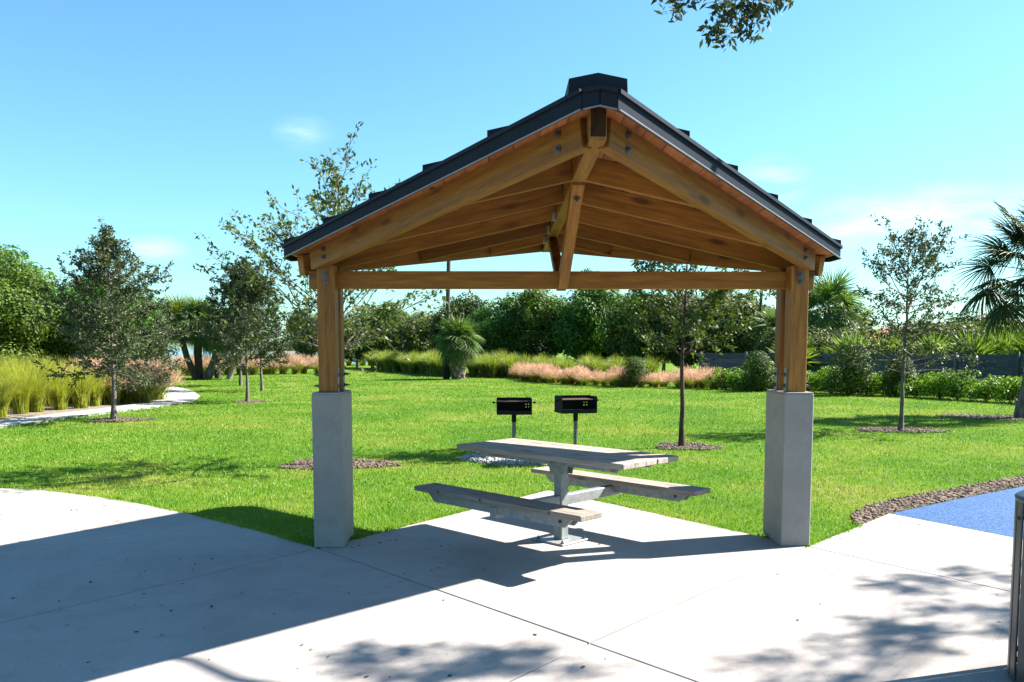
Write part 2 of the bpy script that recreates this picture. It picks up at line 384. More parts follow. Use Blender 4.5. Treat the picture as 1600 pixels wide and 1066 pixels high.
P_ = (.42, 4.43); WL = (-1.56, 6.60); WR = (2.40, 6.66); NN = (.41, 9.38)
J1E = (-9.86, -4.0); J3E = (-6.55, -4.0); J2E = (7.95, -4.0)
BE = (10.5, -4.0); J4E = (10.0, -4.0)
LEFT_EDGE = [(-2.27, 7.28), (-3.25, 8.09), (-4.05, 8.68), (-4.72, 9.06), (-5.36, 9.38), (-5.89, 9.50), (-7.2, 9.66), (-9.0, 9.60), (-12, 9.0)]
slabs = {
 'pad': [P_, WR, NN, WL],
 'left': [WL, J1E, (-14, -4), (-14, 8.4)] + LEFT_EDGE[::-1],
 'front': [WL, P_, J3E, J1E],
 'near': [P_, J2E, J3E],
 'right': [P_, WR, J4E, J2E],
 'edge': [WR, (3.03, 7.33), (3.68, 8.03), BE, J4E],
}
def inset(poly, d):
    n = len(poly); a = sum(poly[i][0] * poly[(i + 1) % n][1] - poly[(i + 1) % n][0] * poly[i][1] for i in range(n)); sgn = 1 if a > 0 else -1
    out = []
    for i in range(n):
        p0, p1, p2 = Vector(poly[i - 1]), Vector(poly[i]), Vector(poly[(i + 1) % n])
        e1, e2 = (p1 - p0).normalized(), (p2 - p1).normalized()
        n1, n2 = Vector((-e1.y, e1.x)) * sgn, Vector((-e2.y, e2.x)) * sgn
        b = n1 + n2
        b = b / max(.35, b.dot(n1)) if b.length > 1e-6 else n1
        out.append(tuple(p1 + b * d))
    return out
bed = [J1E, (-14, -4), (-14, 8.4)] + LEFT_EDGE[::-1] + [WL, NN, WR, (3.03, 7.33), (3.68, 8.03), BE]
pavement = tag(link('pavement', prism_mesh('pavement', inset(bed, .03), -.12, -.013, 'joint_dirt')), kind='structure')
for key, gap in (('pad', .010), ('left', .006), ('front', .006), ('near', .007), ('right', .006), ('edge', .005)):
    me = prism_mesh('slab', inset(slabs[key], gap), -.10, 0.0, 'concrete')
    o = link('slab', me, pavement)
    bv = o.modifiers.new('bevel', 'BEVEL'); bv.width = .004; bv.segments = 2; bv.limit_method = 'ANGLE'

BLUE = [(3.70, 8.05), (4.82, 8.87), (6.0, 9.67), (8.5, 11.3), (14, 13.5), (16, 0), (13, -4), (10.52, -4)]
rubber = tag(link('rubber_surface', prism_mesh('rubber_surface', inset(BLUE, .008), -.10, -.006, 'rubber_blue')), kind='structure')
MULCH = [(3.05, 7.37), (3.51, 8.36), (4.13, 8.87), (5.23, 9.62), (6.52, 10.51), (8.4, 12.0), (8.6, 11.32), (6.0, 9.69), (4.82, 8.89), (3.70, 8.07)]
MULCH = [(3.14, 7.44), (3.30, 8.02), (3.62, 8.42), (4.13, 8.87), (5.23, 9.62), (6.52, 10.51), (8.4, 12.0), (8.6, 11.36), (6.0, 9.70), (4.82, 8.90), (3.68, 8.07)]

PATH_N = [(-11.2, 8.0), (-10.9, 12.0), (-10.55, 15.0), (-10.44, 16.91), (-10.31, 19.1), (-10.03, 21.7), (-9.72, 23.6), (-9.66, 25.4), (-10.38, 27.81), (-12.35, 32.11), (-16.81, 39.41), (-23, 47)]
PATH_F = [(-12.6, 8.0), (-12.3, 12.0), (-11.95, 15.0), (-11.75, 17.5), (-11.35, 20.0), (-11.05, 22.3), (-10.95, 24.2), (-11.1, 25.9), (-12.3, 29.3), (-14.4, 33.5), (-18.3, 40.3), (-24.2, 48)]
path = tag(link('path', prism_mesh('path', PATH_N + PATH_F[::-1], -.1, .0, 'path_concrete')), kind='structure')

BED = [(-11.3, 13.0)] + PATH_F[3:9] + [(-14.2, 30.5), (-22, 31), (-24, 20), (-20, 10), (-12.5, 10)]
BED = PATH_F[1:9] + [(-14.6, 30.2), (-22, 31), (-24, 20), (-20, 10)]
planting_bed = tag(link('planting_bed', prism_mesh('planting_bed', BED, -.1, -.012, 'bed_soil')), kind='structure')
def inpoly(x, y, poly):
    inside = np.zeros(len(x), bool); n = len(poly)
    for i in range(n):
        x1, y1 = poly[i]; x2, y2 = poly[(i + 1) % n]
        c = ((y1 > y) != (y2 > y)) & (x < (x2 - x1) * (y - y1) / (y2 - y1 + 1e-12) + x1)
        inside ^= c
    return inside

# gravel pad under the grills
GRAVEL = [(-.78, 12.05), (-.15, 11.45), (1.55, 11.5), (1.75, 12.5), (.3, 12.9), (-.55, 12.6)]
rg = np.random.default_rng(5)
def chips(name, poly, n, smin, smax, mat, seed, flat=.35, z=0.0, tagkind='stuff', label=None, parent=None, stretch=2.2):
    rr = np.random.default_rng(seed); pa = np.array(poly); lo, hi = pa.min(0), pa.max(0)
    pts = np.zeros((0, 2))
    while len(pts) < n:
        q = rr.uniform(lo, hi, (n * 2, 2)); q = q[inpoly(q[:, 0], q[:, 1], poly)]; pts = np.concatenate([pts, q])
    pts = pts[:n]
    l = rr.uniform(smin, smax, n); w = l / rr.uniform(1.0, stretch, n); h = w * flat
    az = rr.uniform(0, 2 * np.pi, n); tilt = rr.normal(0, .35, n)
    base = np.array([[-1, -.8, -1], [1, -1, -1], [.8, 1, -1], [-1, .9, -1], [-.8, -.7, 1], [.9, -.6, 1], [.7, .8, 1], [-.7, .7, 1]]) * .5
    V = base[None] * np.stack([l, w, h], 1)[:, None, :]
    ct, st = np.cos(tilt)[:, None], np.sin(tilt)[:, None]
    x = V[..., 0] * ct - V[..., 2] * st; zz = V[..., 0] * st + V[..., 2] * ct; y = V[..., 1]
    ca, sa = np.cos(az)[:, None], np.sin(az)[:, None]
    X = x * ca - y * sa + pts[:, :1]; Y = x * sa + y * ca + pts[:, 1:]
    Z = zz + (h * .5)[:, None] + z + rr.uniform(0, .012, n)[:, None]
    V = np.stack([X, Y, Z], -1).reshape(-1, 3)
    f = np.array([[0, 3, 2, 1], [4, 5, 6, 7], [0, 1, 5, 4], [1, 2, 6, 5], [2, 3, 7, 6], [3, 0, 4, 7]])
    F = (f[None] + (np.arange(n) * 8)[:, None, None]).reshape(-1, 4)
    return link(name, mesh_np(name, V, F, mat), parent)
gravel_bed = tag(link('gravel', prism_mesh('gravel', GRAVEL, -.1, -.004, 'gravel')), kind='structure')
tag(chips('gravel_stones', GRAVEL, 2600, .015, .05, 'gravel', 3, .8, -.008, stretch=1.3), 'pale loose gravel spread beneath the two black grills', 'gravel', kind='stuff')
mulch_bed = tag(link('mulch_bed', prism_mesh('mulch_bed', MULCH, -.1, -.010, 'mulch_soil')), kind='structure')
tag(chips('mulch_chips', MULCH, 11000, .012, .06, 'mulch_chip', 4, .3, -.018, stretch=4.5), 'brown bark mulch strip between the lawn and blue rubber', 'mulch', kind='stuff')
RINGS = []
def mulch_ring(x, y, rx, ry, n, label, seed):
    rr = np.random.default_rng(seed)
    a = np.linspace(0, 2 * np.pi, 26, endpoint=False); k = 1 + .14 * np.sin(3 * a + seed) + rr.normal(0, .06, 26)
    poly = [(x + rx * kk * math.cos(t_), y + ry * kk * math.sin(t_)) for t_, kk in zip(a, k)]
    RINGS.append(poly)
    b = tag(link('mulch_ring', prism_mesh('mulch_ring', poly, -.1, -.008, 'mulch_soil')), kind='structure')
    tag(chips('mulch_chips', poly, n, .015, .07, 'mulch_chip', seed, .3, -.016, stretch=4.5), label, 'mulch', kind='stuff')

# ------------------------------------------------------------------ picnic shelter
SL, T, RC, HT = .225, 2.65, 2.218, .12          # slope, tip distance, corner half width, corner half depth
MS = (T - HT) / RC
ZB = 2.668                                       # underside of rafters at the ridge
RD = .165
def roof_z(x): return -SL * abs(x)
shelter = thing('picnic_shelter', 'timber picnic shelter with dark metal diamond roof on two grey piers', 'shelter', S, .013)
PX = 1.89
for s in (-1, 1):
    pier = link('pier', bm_mesh('pier', box_bm(.235, .476, 1.24, .006, (0, 0, .62)), 'pier_stucco'), shelter)
    pier.location = (s * PX, 0, 0)
    bv = link('pier_cap', bm_mesh('pier_cap', box_bm(.228, .468, .012, .003), 'pier_stucco'), pier); bv.location = (0, 0, 1.245)
    for k in (-1, 1):
        p = beam('post', (s * PX, k * .118, 1.252), (s * PX, k * .118, 2.262 if k < 0 else 2.25), .140, .135, 'timber', shelter)
        for q in (-1, 1):
            pl = box('steel_plate', .007, .05, .20, (s * PX + q * .0745, k * .118, 1.345), 'galvanized', shelter, .001)
            for zz in (1.30, 1.39):
                bolt('bolt', (s * PX + q * .079, k * .118, zz), (q, 0, 0), shelter, .017, .035)
    for zz in (2.135, 2.195):
        bolt('bolt', (s * (PX + .005), -.1872, zz), (0, -1, 0), shelter, .026, .02)
tie = beam('tie_beam', (-PX - .165, 0, 2.157), (PX + .165, 0, 2.157), .088, .140, 'timber', shelter)
RL = 2.50
ridge = beam('ridge_beam', (0, -RL, ZB + .093), (0, RL, ZB + .093), .088, .186, 'timber', shelter)
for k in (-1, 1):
    box('end_shade', .004, .080, .150, (k * (RL + .0015), 0, 0), 'end_shade', ridge, .001)  # thin dark plate added on each ridge end, its shade painted in
    d0 = Vector((0, k * 1.40, ZB + .02)); d1 = Vector((0, k * .088, 2.118))
    beam('strut', d0, d1, .080, .088, 'timber', shelter)
    dd = (d1 - d0).normalized(); nn = Vector((0, dd.z, -dd.y)) * (1 if k > 0 else -1)
    if k < 0:
        nn = Vector((0, -abs(dd.z), -abs(dd.y)))
        bolt('bolt', d0 + dd * .14 + nn.normalized() * .045, nn, shelter, .024, .02)
# rake rafters from both ridge ends down to the corners above the posts
RT = 2.41
def rake(s, k, xa, xb, name='rake_rafter'):
    f = lambda x: Vector((s * x, k * (RT - MS * x), ZB + RD / 2 - SL * x))
    return beam(name, f(xa), f(xb), .075, RD, 'timber', shelter)
for s in (-1, 1):
    fr = rake(s, -1, .05, 1.985)
    rr_ = rake(s, 1, .05, 2.125)
    rd = Vector((s, MS, 0)).normalized(); nrm = Vector((s * MS, -1, 0)).normalized()
    f = lambda x: Vector((s * x, -(RT - MS * x), ZB + RD / 2 - SL * x))
    for x in (.16,):
        for dz in (.045, -.035):
            bolt('bolt', f(x) + nrm * .0385 + Vector((0, 0, dz)), nrm, shelter, .022, .02)
    for dz in (.03, -.03):
        bolt('bolt', f(1.84) + nrm * .0385 + Vector((0, 0, dz)), nrm, shelter, .022, .02)
# jack rafters between the ridge and the rakes
for y in (-1.45, -.66, .14, .93, 1.66):
    for s in (-1, 1):
        xe = (RT - abs(y)) / MS - .045
        
        z = ZB + RD / 2 + .006
        beam('jack_rafter', (s * .045, y, z - SL * .045), (s * xe, y, z - SL * xe), .04, RD - .012, 'timber', shelter)
        if s == -1 and y > 0:
            box('joist_hanger', .03, .05, .07, (s * .062, y, ZB + .028), 'galvanized', shelter, .002)
# deck boards run parallel with the ridge
ZD = ZB + RD + .002
TIPX = .085
def ymax(x, tt): return min(tt - MS * max(abs(x), TIPX), tt)
bw = .139; n_b = 0
x0 = .002
while x0 < RC - .06:
    x1 = min(x0 + bw, RC - .045)
    for s in (-1, 1):
        tt = T - .02
        poly = [(s * x0, -ymax(x0, tt)), (s * x1, -ymax(x1, tt)), (s * x1, ymax(x1, tt)), (s * x0, ymax(x0, tt))]
        me = prism_mesh('deck_board', poly, ZD + (n_b % 3) * .0008, ZD + .030, 'deck_board', lambda x, y: roof_z(x))
        # turn so that the grain follows the board
        o = link('deck_board', me, shelter)
        V = np.zeros(len(me.vertices) * 3, np.float32); me.vertices.foreach_get('co', V); V = V.reshape(-1, 3)
        V = np.stack([V[:, 1], -V[:, 0], V[:, 2]], 1); me.vertices.foreach_set('co', np.ascontiguousarray(V).ravel()); me.update()
        o.rotation_euler.z = math.pi / 2
    x0 += bw + .004; n_b += 1
# metal roofing: one pan in each bay, ribs between, ridge cap on top
ZM = ZD + .062
def xmax(y, tt=T): return min(RC, max(0.0, (tt - abs(y)) / MS))
rib_y = [-.12 + .47 * k for k in range(-5, 6)]
rib_y = [y for y in rib_y if abs(y) < T - .25]
edges = [-(T - TIPX * MS)] + rib_y + [T - TIPX * MS]
for i in range(len(edges) - 1):
    ya, yb = edges[i] + .004, edges[i + 1] - .004
    for s in (-1, 1):
        poly = [(.004, ya), (xmax(ya), ya)]
        for yc in (-HT, HT):
            if ya < yc < yb: poly.append((RC, yc))
        poly += [(xmax(yb), yb), (.004, yb)]
        poly = [(s * x, y) for x, y in poly]
        link('roof_pan', prism_mesh('roof_pan', poly, ZM, ZM + .012, 'roof_steel', lambda x, y: roof_z(x)), shelter)
for y in rib_y:
    for s in (-1, 1):
        xe = xmax(y) + .008
        poly = [(s * .03, y - .024), (s * xe, y - .024), (s * xe, y + .024), (s * .03, y + .024)]
        link('roof_rib', prism_mesh('roof_rib', poly, ZM + .0125, ZM + .070, 'roof_steel', lambda x, y: roof_z(x)), shelter)
cy = T - .17
V = []
for y in (-cy, cy):
    for x, z in ((-.155, -.035), (-.150, .085), (0, .115), (.150, .085), (.155, -.035)): V.append((x, y, ZM + z))
F = [[0, 1, 2, 3, 4], [9, 8, 7, 6, 5], [0, 5, 6, 1], [1, 6, 7, 2], [2, 7, 8, 3], [3, 8, 9, 4], [4, 9, 5, 0]]
link('ridge_cap', pymesh('ridge_cap', V, F, 'roof_steel'), shelter)
# fascia boards with a bright drip lip at the bottom
def fascia(a, b, za, zb, name='fascia'):
    a, b = Vector(a), Vector(b); d = (b - a).normalized(); n = Vector((d.y, -d.x))
    if n.dot((a + b) / 2) < 0: n = -n
    def strip(nm, o0, o1, z0, z1, mat, ext=0.0):
        V = []
        for p, z in ((a - d * ext, za), (b + d * ext, zb)):
            for off, dz in ((o0, z0), (o1, z0), (o1, z1), (o0, z1)):
                q = p + n * off; V.append((q.x, q.y, z + dz))
        F = [[0, 1, 2, 3], [7, 6, 5, 4], [0, 4, 5, 1], [1, 5, 6, 2], [2, 6, 7, 3], [3, 7, 4, 0]]
        o = link(nm, pymesh(nm, V, F, mat), shelter)
        bm = bmesh.new(); bm.from_mesh(o.data); bmesh.ops.recalc_face_normals(bm, faces=bm.faces); bm.to_mesh(o.data); bm.free()
        return o
    strip(name, .002, .014, -.075, .022, 'fascia_steel', .004)
    strip('drip_edge', .0145, .026, -.079, -.073, 'drip_steel', .002)
    strip('gutter_trim', .0145, .030, .004, .026, 'roof_steel', .003)
tipy = T - TIPX * MS
for k in (-1, 1):
    fascia((-TIPX, k * tipy), (0, k * tipy), ZM + roof_z(TIPX), ZM)
    fascia((0, k * tipy), (TIPX, k * tipy), ZM, ZM + roof_z(TIPX))
    for s in (-1, 1):
        fascia((s * TIPX, k * tipy), (s * RC, k * HT), ZM + roof_z(TIPX), ZM + roof_z(RC))
for s in (-1, 1):
    fascia((s * RC, -HT), (s * RC, HT), ZM + roof_z(RC), ZM + roof_z(RC))

# ------------------------------------------------------------------ picnic table
table = thing('picnic_table', 'weathered grey plank picnic table with benches on galvanized pedestal under shelter', 'picnic table', (SX, SY - .005, 0), -math.pi / 4)
TL, TH = 1.83, .765
pw = .139
for i in range(5):
    yy = (i - 2) * (pw + .004)
    beam('top_plank', (-TL / 2 + (i % 2) * .004, yy, TH - .021), (TL / 2 - (i * 7 % 3) * .003, yy, TH - .021), pw, .042, 'weathered_wood', table, .004)
for s in (-1, 1):
    b = beam('bench_plank', (-TL / 2, s * .71, .452 - .02), (TL / 2, s * .71, .452 - .02), .238, .040, 'weathered_wood', table, .005)
    # steel angle under the bench with sloping ends
    V = []
    for y in (s * .66, s * .675):
        for x, z in ((-.80, .411), (.80, .411), (.72, .335), (-.72, .335)): V.append((x, y, z))
    F = [[0, 1, 2, 3], [7, 6, 5, 4], [0, 4, 5, 1], [1, 5, 6, 2], [2, 6, 7, 3], [3, 7, 4, 0]]
    link('bench_angle', pymesh('bench_angle', V, F, 'galvanized'), table)
    V2 = [(x, y + s * .10, z) for x, y, z in V]
    link('bench_angle', pymesh('bench_angle', V2, F, 'galvanized'), table)
    beam('bench_arm', (0, s * .046, .345), (0, s * .79, .345), .072, .085, 'galvanized', table, .004)
    for x in (-.6, -.1, .62):
        bolt('bolt', (x, s * .8292, .435), (0, s, 0), table, .010, .008)
    bolt('bolt', (.68, s * .7765, .375), (0, s, 0), table, .014, .012)
    bolt('bolt', (.68, s * .6592, .375), (0, -s, 0), table, .014, .012)
    # frame angles below the table top
    V = []
    for y in (s * .20, s * .215):
        for x, z in ((-.80, TH - .043), (.80, TH - .043), (.74, TH - .095), (-.74, TH - .095)): V.append((x, y, z))
    link('top_angle', pymesh('top_angle', V, F, 'galvanized'), table)
    # gusset plates beside the pedestal
    V = []
    for y in (s * .047, s * .055):
        for x, z in ((-.17, TH - .044), (.17, TH - .044), (.16, TH - .075), (.085, TH - .155), (.075, TH - .20), (-.075, TH - .20), (-.085, TH - .155), (-.16, TH - .075)): V.append((x, y, z))
    F8 = [list(range(8)), list(range(8, 16))[::-1]] + [[i, 8 + i, 8 + (i + 1) % 8, (i + 1) % 8] for i in range(8)]
    link('gusset', pymesh('gusset', V, F8, 'galvanized'), table)
for x in (-.62, 0.0, .62):
    beam('top_cleat', (x + .06, -.30, TH - .064), (x + .06, .30, TH - .064), .05, .04, 'galvanized', table, .003)
beam('pedestal', (0, 0, .016), (0, 0, TH - .045), .090, .090, 'galvanized', table, .006)
box('base_plate', .33, .33, .016, (0, 0, .0085), 'galvanized', table, .003)
for a in (-1, 1):
    for b in (-1, 1): bolt('bolt', (a * .135, b * .135, .0165), (0, 0, 1), table, .016, .02)

# ------------------------------------------------------------------ charcoal grills
def grill(label, x, y, rz, zt):
    g = thing('charcoal_grill', label, 'grill', (x, y, 0), rz, 'pedestal charcoal grills on the lawn')
    W, D, H = .51, .36, .235; z0 = zt - H; t_ = .006
    # back panel with two columns of adjustment holes
    xs = [-W / 2, .180, .194, .222, .236, W / 2]; zs = [z0, z0 + .085, z0 + .098, z0 + .125, z0 + .138, z0 + .165, z0 + .178, zt]
    V = [(a, D / 2, b) for b in zs for a in xs]; F = []
    n = len(xs)
    for j in range(len(zs) - 1):
        for i in range(n - 1):
            if i in (1, 3) and j in (1, 3, 5): continue
            F.append([j * n + i, j * n + i + 1, (j + 1) * n + i + 1, (j + 1) * n + i])
    bp = link('back_panel', pymesh('back_panel', V, F, 'black_iron'), g); sm = bp.modifiers.new('thick', 'SOLIDIFY'); sm.thickness = t_
    for s in (-1, 1):
        sp = box('side_panel', t_, D, H, (s * W / 2, 0, z0 + H / 2), 'black_iron', g, .001)
        # handle rod with a coiled grip
        V, F = tube_np([(s * (W / 2 + .003), -.05, zt - .06), (s * (W / 2 + .045), -.05, zt - .06)], .006, 6)
        A = Acc(); A.add(V, F)
        th = np.linspace(0, 5 * 2 * np.pi, 50)
        V, F = tube_np(np.stack([s * (W / 2 + .03 + th / (10 * np.pi) * .035), -.05 + .013 * np.cos(th), zt - .06 + .013 * np.sin(th)], 1), .0035, 5); A.add(V, F)
        link('handle', A.mesh('handle', 'black_iron'), g)
    box('floor_panel', W, D, t_, (0, 0, z0 + .003), 'black_iron', g, .001)
    box('front_lip', W, t_, .055, (0, -D / 2, z0 + .03), 'black_iron', g, .001)
    A = Acc()
    for i in range(13):
        yy = -D / 2 + .03 + i * .025
        V, F = tube_np([(-W / 2 + .01, yy, zt - .045), (W / 2 - .01, yy, zt - .045)], .005, 6); A.add(V, F)
    V, F = tube_np([(-.2, -D / 2 + .02, zt - .052), (-.2, D / 2 - .02, zt - .052)], .006, 6); A.add(V, F)
    V, F = tube_np([(.2, -D / 2 + .02, zt - .052), (.2, D / 2 - .02, zt - .052)], .006, 6); A.add(V, F)
    link('cooking_grate', A.mesh('cooking_grate', 'rusty_grate'), g)
    V, F = tube_np([(0, 0, -.06), (0, 0, z0 - .09)], .029, 14); link('pipe', mesh_np('pipe', V, F, 'pipe_steel', True), g)
    V, F = tube_np([(0, 0, z0 - .12), (0, 0, z0 - .002)], .035, 14); link('sleeve', mesh_np('sleeve', V, F, 'black_iron', True), g)
    return g
grill('black charcoal grill on thin post, facing straight ahead, left of the two', .03, 12.35, R(2), .868)
grill('black charcoal grill on thin post, turned slightly sideways, right of the two', .90, 11.75, R(14), .935)

# ------------------------------------------------------------------ litter bin at the right edge
bin_ = thing('litter_bin', 'dark grey steel slatted litter bin cut off by the right edge', 'litter bin', (2.716, 3.86, 0))
BR, BH = .30, .885
V, F = tube_np([(0, 0, .05), (0, 0, BH - .05)], BR - .035, 32); link('liner', mesh_np('liner', V, F, 'black_iron', True), bin_)
slat = bm_mesh('slat', box_bm(.010, .056, BH - .02, .003, (0, 0, (BH - .02) / 2)), 'bin_steel')
for i in range(26):
    a = 2 * math.pi * i / 26 + .05
    o = link('slat', slat, bin_); o.location = (BR * math.cos(a), BR * math.sin(a), .012); o.rotation_euler.z = a
for z, rr in ((.10, .022), (BH - .09, .022)):
    th = np.linspace(0, 2 * np.pi, 41); V, F = tube_np(np.stack([(BR - .018) * np.cos(th), (BR - .018) * np.sin(th), 0 * th + z], 1), .011, 6)
    link('hoop', mesh_np('hoop', V, F, 'bin_steel', True), bin_)
bm = bmesh.new()
prof = [(BR - .06, BH - .015), (BR + .004, BH - .015), (BR + .010, BH + .004), (BR - .01, BH + .018), (BR - .09, BH + .03), (BR - .14, BH + .03), (BR - .14, BH + .005)]
ang = np.linspace(0, 2 * np.pi, 40, endpoint=False)
V = np.array([[(r * math.cos(a), r * math.sin(a), z) for r, z in prof] for a in ang]); m = len(prof)
F = [[i * m + j, ((i + 1) % 40) * m + j, ((i + 1) % 40) * m + (j + 1) % m, i * m + (j + 1) % m] for i in range(40) for j in range(m)]
bm.free(); link('rim', mesh_np('rim', V.reshape(-1, 3), np.array(F), 'bin_steel', True), bin_)
for i in (12, 13, 14):
    a = 2 * math.pi * i / 26 + .05
    bolt('bolt', ((BR + .006) * math.cos(a), (BR + .006) * math.sin(a), BH - .09), (math.cos(a), math.sin(a), 0), bin_, .009, .006)

# ------------------------------------------------------------------ trees
def curve_pts(p0, d0, length, n, rr, bend=.25, up=.0):
    pts = [np.array(p0, float)]; d = unit(np.array(d0, float)); st = length / n
    for i in range(n):
        d = unit(d + rr.normal(0, bend, 3) / math.sqrt(n) + np.array([0, 0, up / n])); pts.append(pts[-1] + d * st)
    return np.array(pts)
def leafed(twigs, per, ll, rr, spread=.05, aspect=.45, scaled=0):
    P, D = [], []
    for pts in twigs:
        k = per if isinstance(per, int) else rr.integers(per[0], per[1])
        if scaled: k = max(2, int(k * min(2.6, max(.4, np.linalg.norm(pts[-1] - pts[0]) / scaled))))
        tt = 1.05 - .85 * rr.random(k) ** 1.5; idx = np.clip(tt * (len(pts) - 1), 0, len(pts) - 1.001); i = idx.astype(int); f = (idx - i)[:, None]
        p = pts[i] * (1 - f) + pts[np.minimum(i + 1, len(pts) - 1)] * f + rr.normal(0, spread, (k, 3)); P.append(p)
        d = unit(pts[-1] - pts[0])[None] * .7 + rr.normal(0, .8, (k, 3)); D.append(d)
    P = np.concatenate(P); D = unit(np.concatenate(D)); n = len(P)
    N = unit(rr.normal(0, .75, (n, 3)) + np.array([0, 0, .55]))
    L = ll * rr.uniform(.65, 1.25, n)
    return leaf_quads(P, N, D, L, L * aspect)
LEAFX = 2.6
def young_oak(label, x, y, H, cb, Rr, seed, nlimb=26, per=9, ll=.065, tr=.05, mat='oak_leaf', bark='oak_bark', profile=((0, .75), (.2, 1), (.55, .75), (1, .16)),
              lean=(0, 0), twigs_per=7, group='young oaks planted on the lawn', side=(0, 0), elev=(8, 62), bias=1.0):
    rr = np.random.default_rng(seed)
    t_ = thing('oak_tree', label, 'tree', (x, y, -.03), 0, group)
    n = 12; zz = np.linspace(0, H, n + 1)
    tp = np.stack([lean[0] * (zz / H) + np.cumsum(rr.normal(0, .012, n + 1)), lean[1] * (zz / H) + np.cumsum(rr.normal(0, .012, n + 1)), zz], 1)
    rad = tr * (1 - .86 * (zz / H) ** .8); rad[0] *= 1.35
    A = Acc(); A.add(*tube_np(tp, rad, 9))
    twigs = []
    px_, pv_ = zip(*profile)
    for i in range(nlimb):
        u = (i + rr.uniform(.1, .9)) / nlimb; u = u ** bias; h = cb + (H * .985 - cb) * u
        p0 = np.array([np.interp(h, zz, tp[:, 0]), np.interp(h, zz, tp[:, 1]), h])
        az = i * 2.39996 + rr.normal(0, .35); el = R(elev[0] + (elev[1] - elev[0]) * u + rr.normal(0, 9))
        L = Rr * np.interp(u, px_, pv_) * rr.uniform(.68, 1.18) / max(.55, math.cos(el) ** .5)
        d = np.array([math.cos(az) * math.cos(el) + side[0], math.sin(az) * math.cos(el) + side[1], math.sin(el)])
        lp = curve_pts(p0, d, L, 6, rr, .35, .25)
        r0 = np.interp(h, zz, rad) * .42 + .003
        A.add(*tube_np(lp, np.linspace(r0, .0035, 7), 5))
        for k in range(twigs_per):
            f = rr.uniform(.22, 1.0); q = lp[min(6, int(f * 6))] * 1.0
            td = unit(lp[-1] - lp[0]) + rr.normal(0, .6, 3) + np.array([0, 0, .12])
            tw = curve_pts(q, td, L * rr.uniform(.2, .42), 3, rr, .4, .1)
            twigs.append(tw); A.add(*tube_np(tw, np.linspace(.004, .0022, 4), 3))
        twigs.append(lp[2:])
    twigs.append(tp[-3:])
    link('trunk', A.mesh('trunk', bark, True), t_)
    V, F = leafed(twigs, (int(per[0] * LEAFX), int(per[1] * LEAFX)), ll, rr, .026, .45, .34)
    link('crown', mesh_np('crown', V, F, mat), t_)
    return t_
young_oak('young oak with white-grey trunk beside the pale path, nearest the grasses', -9.08, 18.92, 3.95, 1.1, 1.5, 11, 56, (8, 14), .08, .062, profile=((0, 1.05), (.25, 1), (.55, .78), (.8, .45), (1, .08)), twigs_per=11, elev=(2, 58), bias=1.15)
young_oak('tall loose-crowned oak rising behind the left pier, tallest of the lawn oaks', -2.53, 11.6, 3.95, 1.55, 1.6, 23, 46, (4, 7), .075, .042, 'oak_leaf_warm', bias=1.7, profile=((0, 1), (.3, 1), (.5, .68), (.7, .38), (1, .2)), twigs_per=8, elev=(14, 66), lean=(.18, 0))
young_oak('young oak on thin trunk, nearest of the three left of the shelter', -8.08, 25.4, 3.95, .95, 1.4, 31, 48, (9, 15), .095, .055, profile=((0, 1), (.3, .95), (.7, .6), (1, .15)), twigs_per=8)
young_oak('young oak on thin pale trunk, right-hand of the three left of the shelter', -9.65, 32.1, 4.0, 1.15, 1.3, 37, 42, (9, 15), .10, .06, profile=((0, 1), (.3, .95), (.7, .6), (1, .15)))
young_oak('young oak on thin trunk, farthest of the three left of the shelter', -11.91, 36.6, 4.9, 1.2, 1.6, 41, 42, (9, 15), .11, .07, profile=((0, 1), (.3, .95), (.7, .6), (1, .15)))
young_oak('young oak with straight brown trunk framed inside the shelter opening', 2.80, 13.66, 3.95, 1.40, 1.30, 53, 46, (9, 15), .075, .048, 'oak_leaf_warm', 'dark_bark', profile=((0, .85), (.25, 1), (.6, .8), (1, .2)), twigs_per=7, elev=(6, 58))
young_oak('sparse young oak standing alone on the right lawn before the fence', 7.73, 16.5, 3.7, 1.10, 1.38, 67, 46, (7, 12), .070, .048, profile=((0, 1.0), (.2, 1.0), (.5, .85), (.8, .62), (1, .2)), twigs_per=6, elev=(10, 55))
mulch_ring(-9.0, 18.9, .72, .6, 1200, 'bark mulch around the oak trunk beside the path', 1)
mulch_ring(-2.45, 11.6, .8, .5, 2200, 'bark mulch around the oak trunk behind the left pier', 2)
mulch_ring(2.88, 13.7, .52, .5, 1300, 'bark mulch around the oak trunk seen through the shelter', 3)
mulch_ring(7.75, 16.5, .85, .5, 1500, 'bark mulch around the lone oak on the right lawn', 4)
mulch_ring(-8.0, 25.4, .5, .6, 400, 'bark mulch around the nearest of three left oaks', 6)
mulch_ring(11.4, 19.6, 1.2, .8, 1500, 'bark mulch around the leaning palm at the right edge', 7)

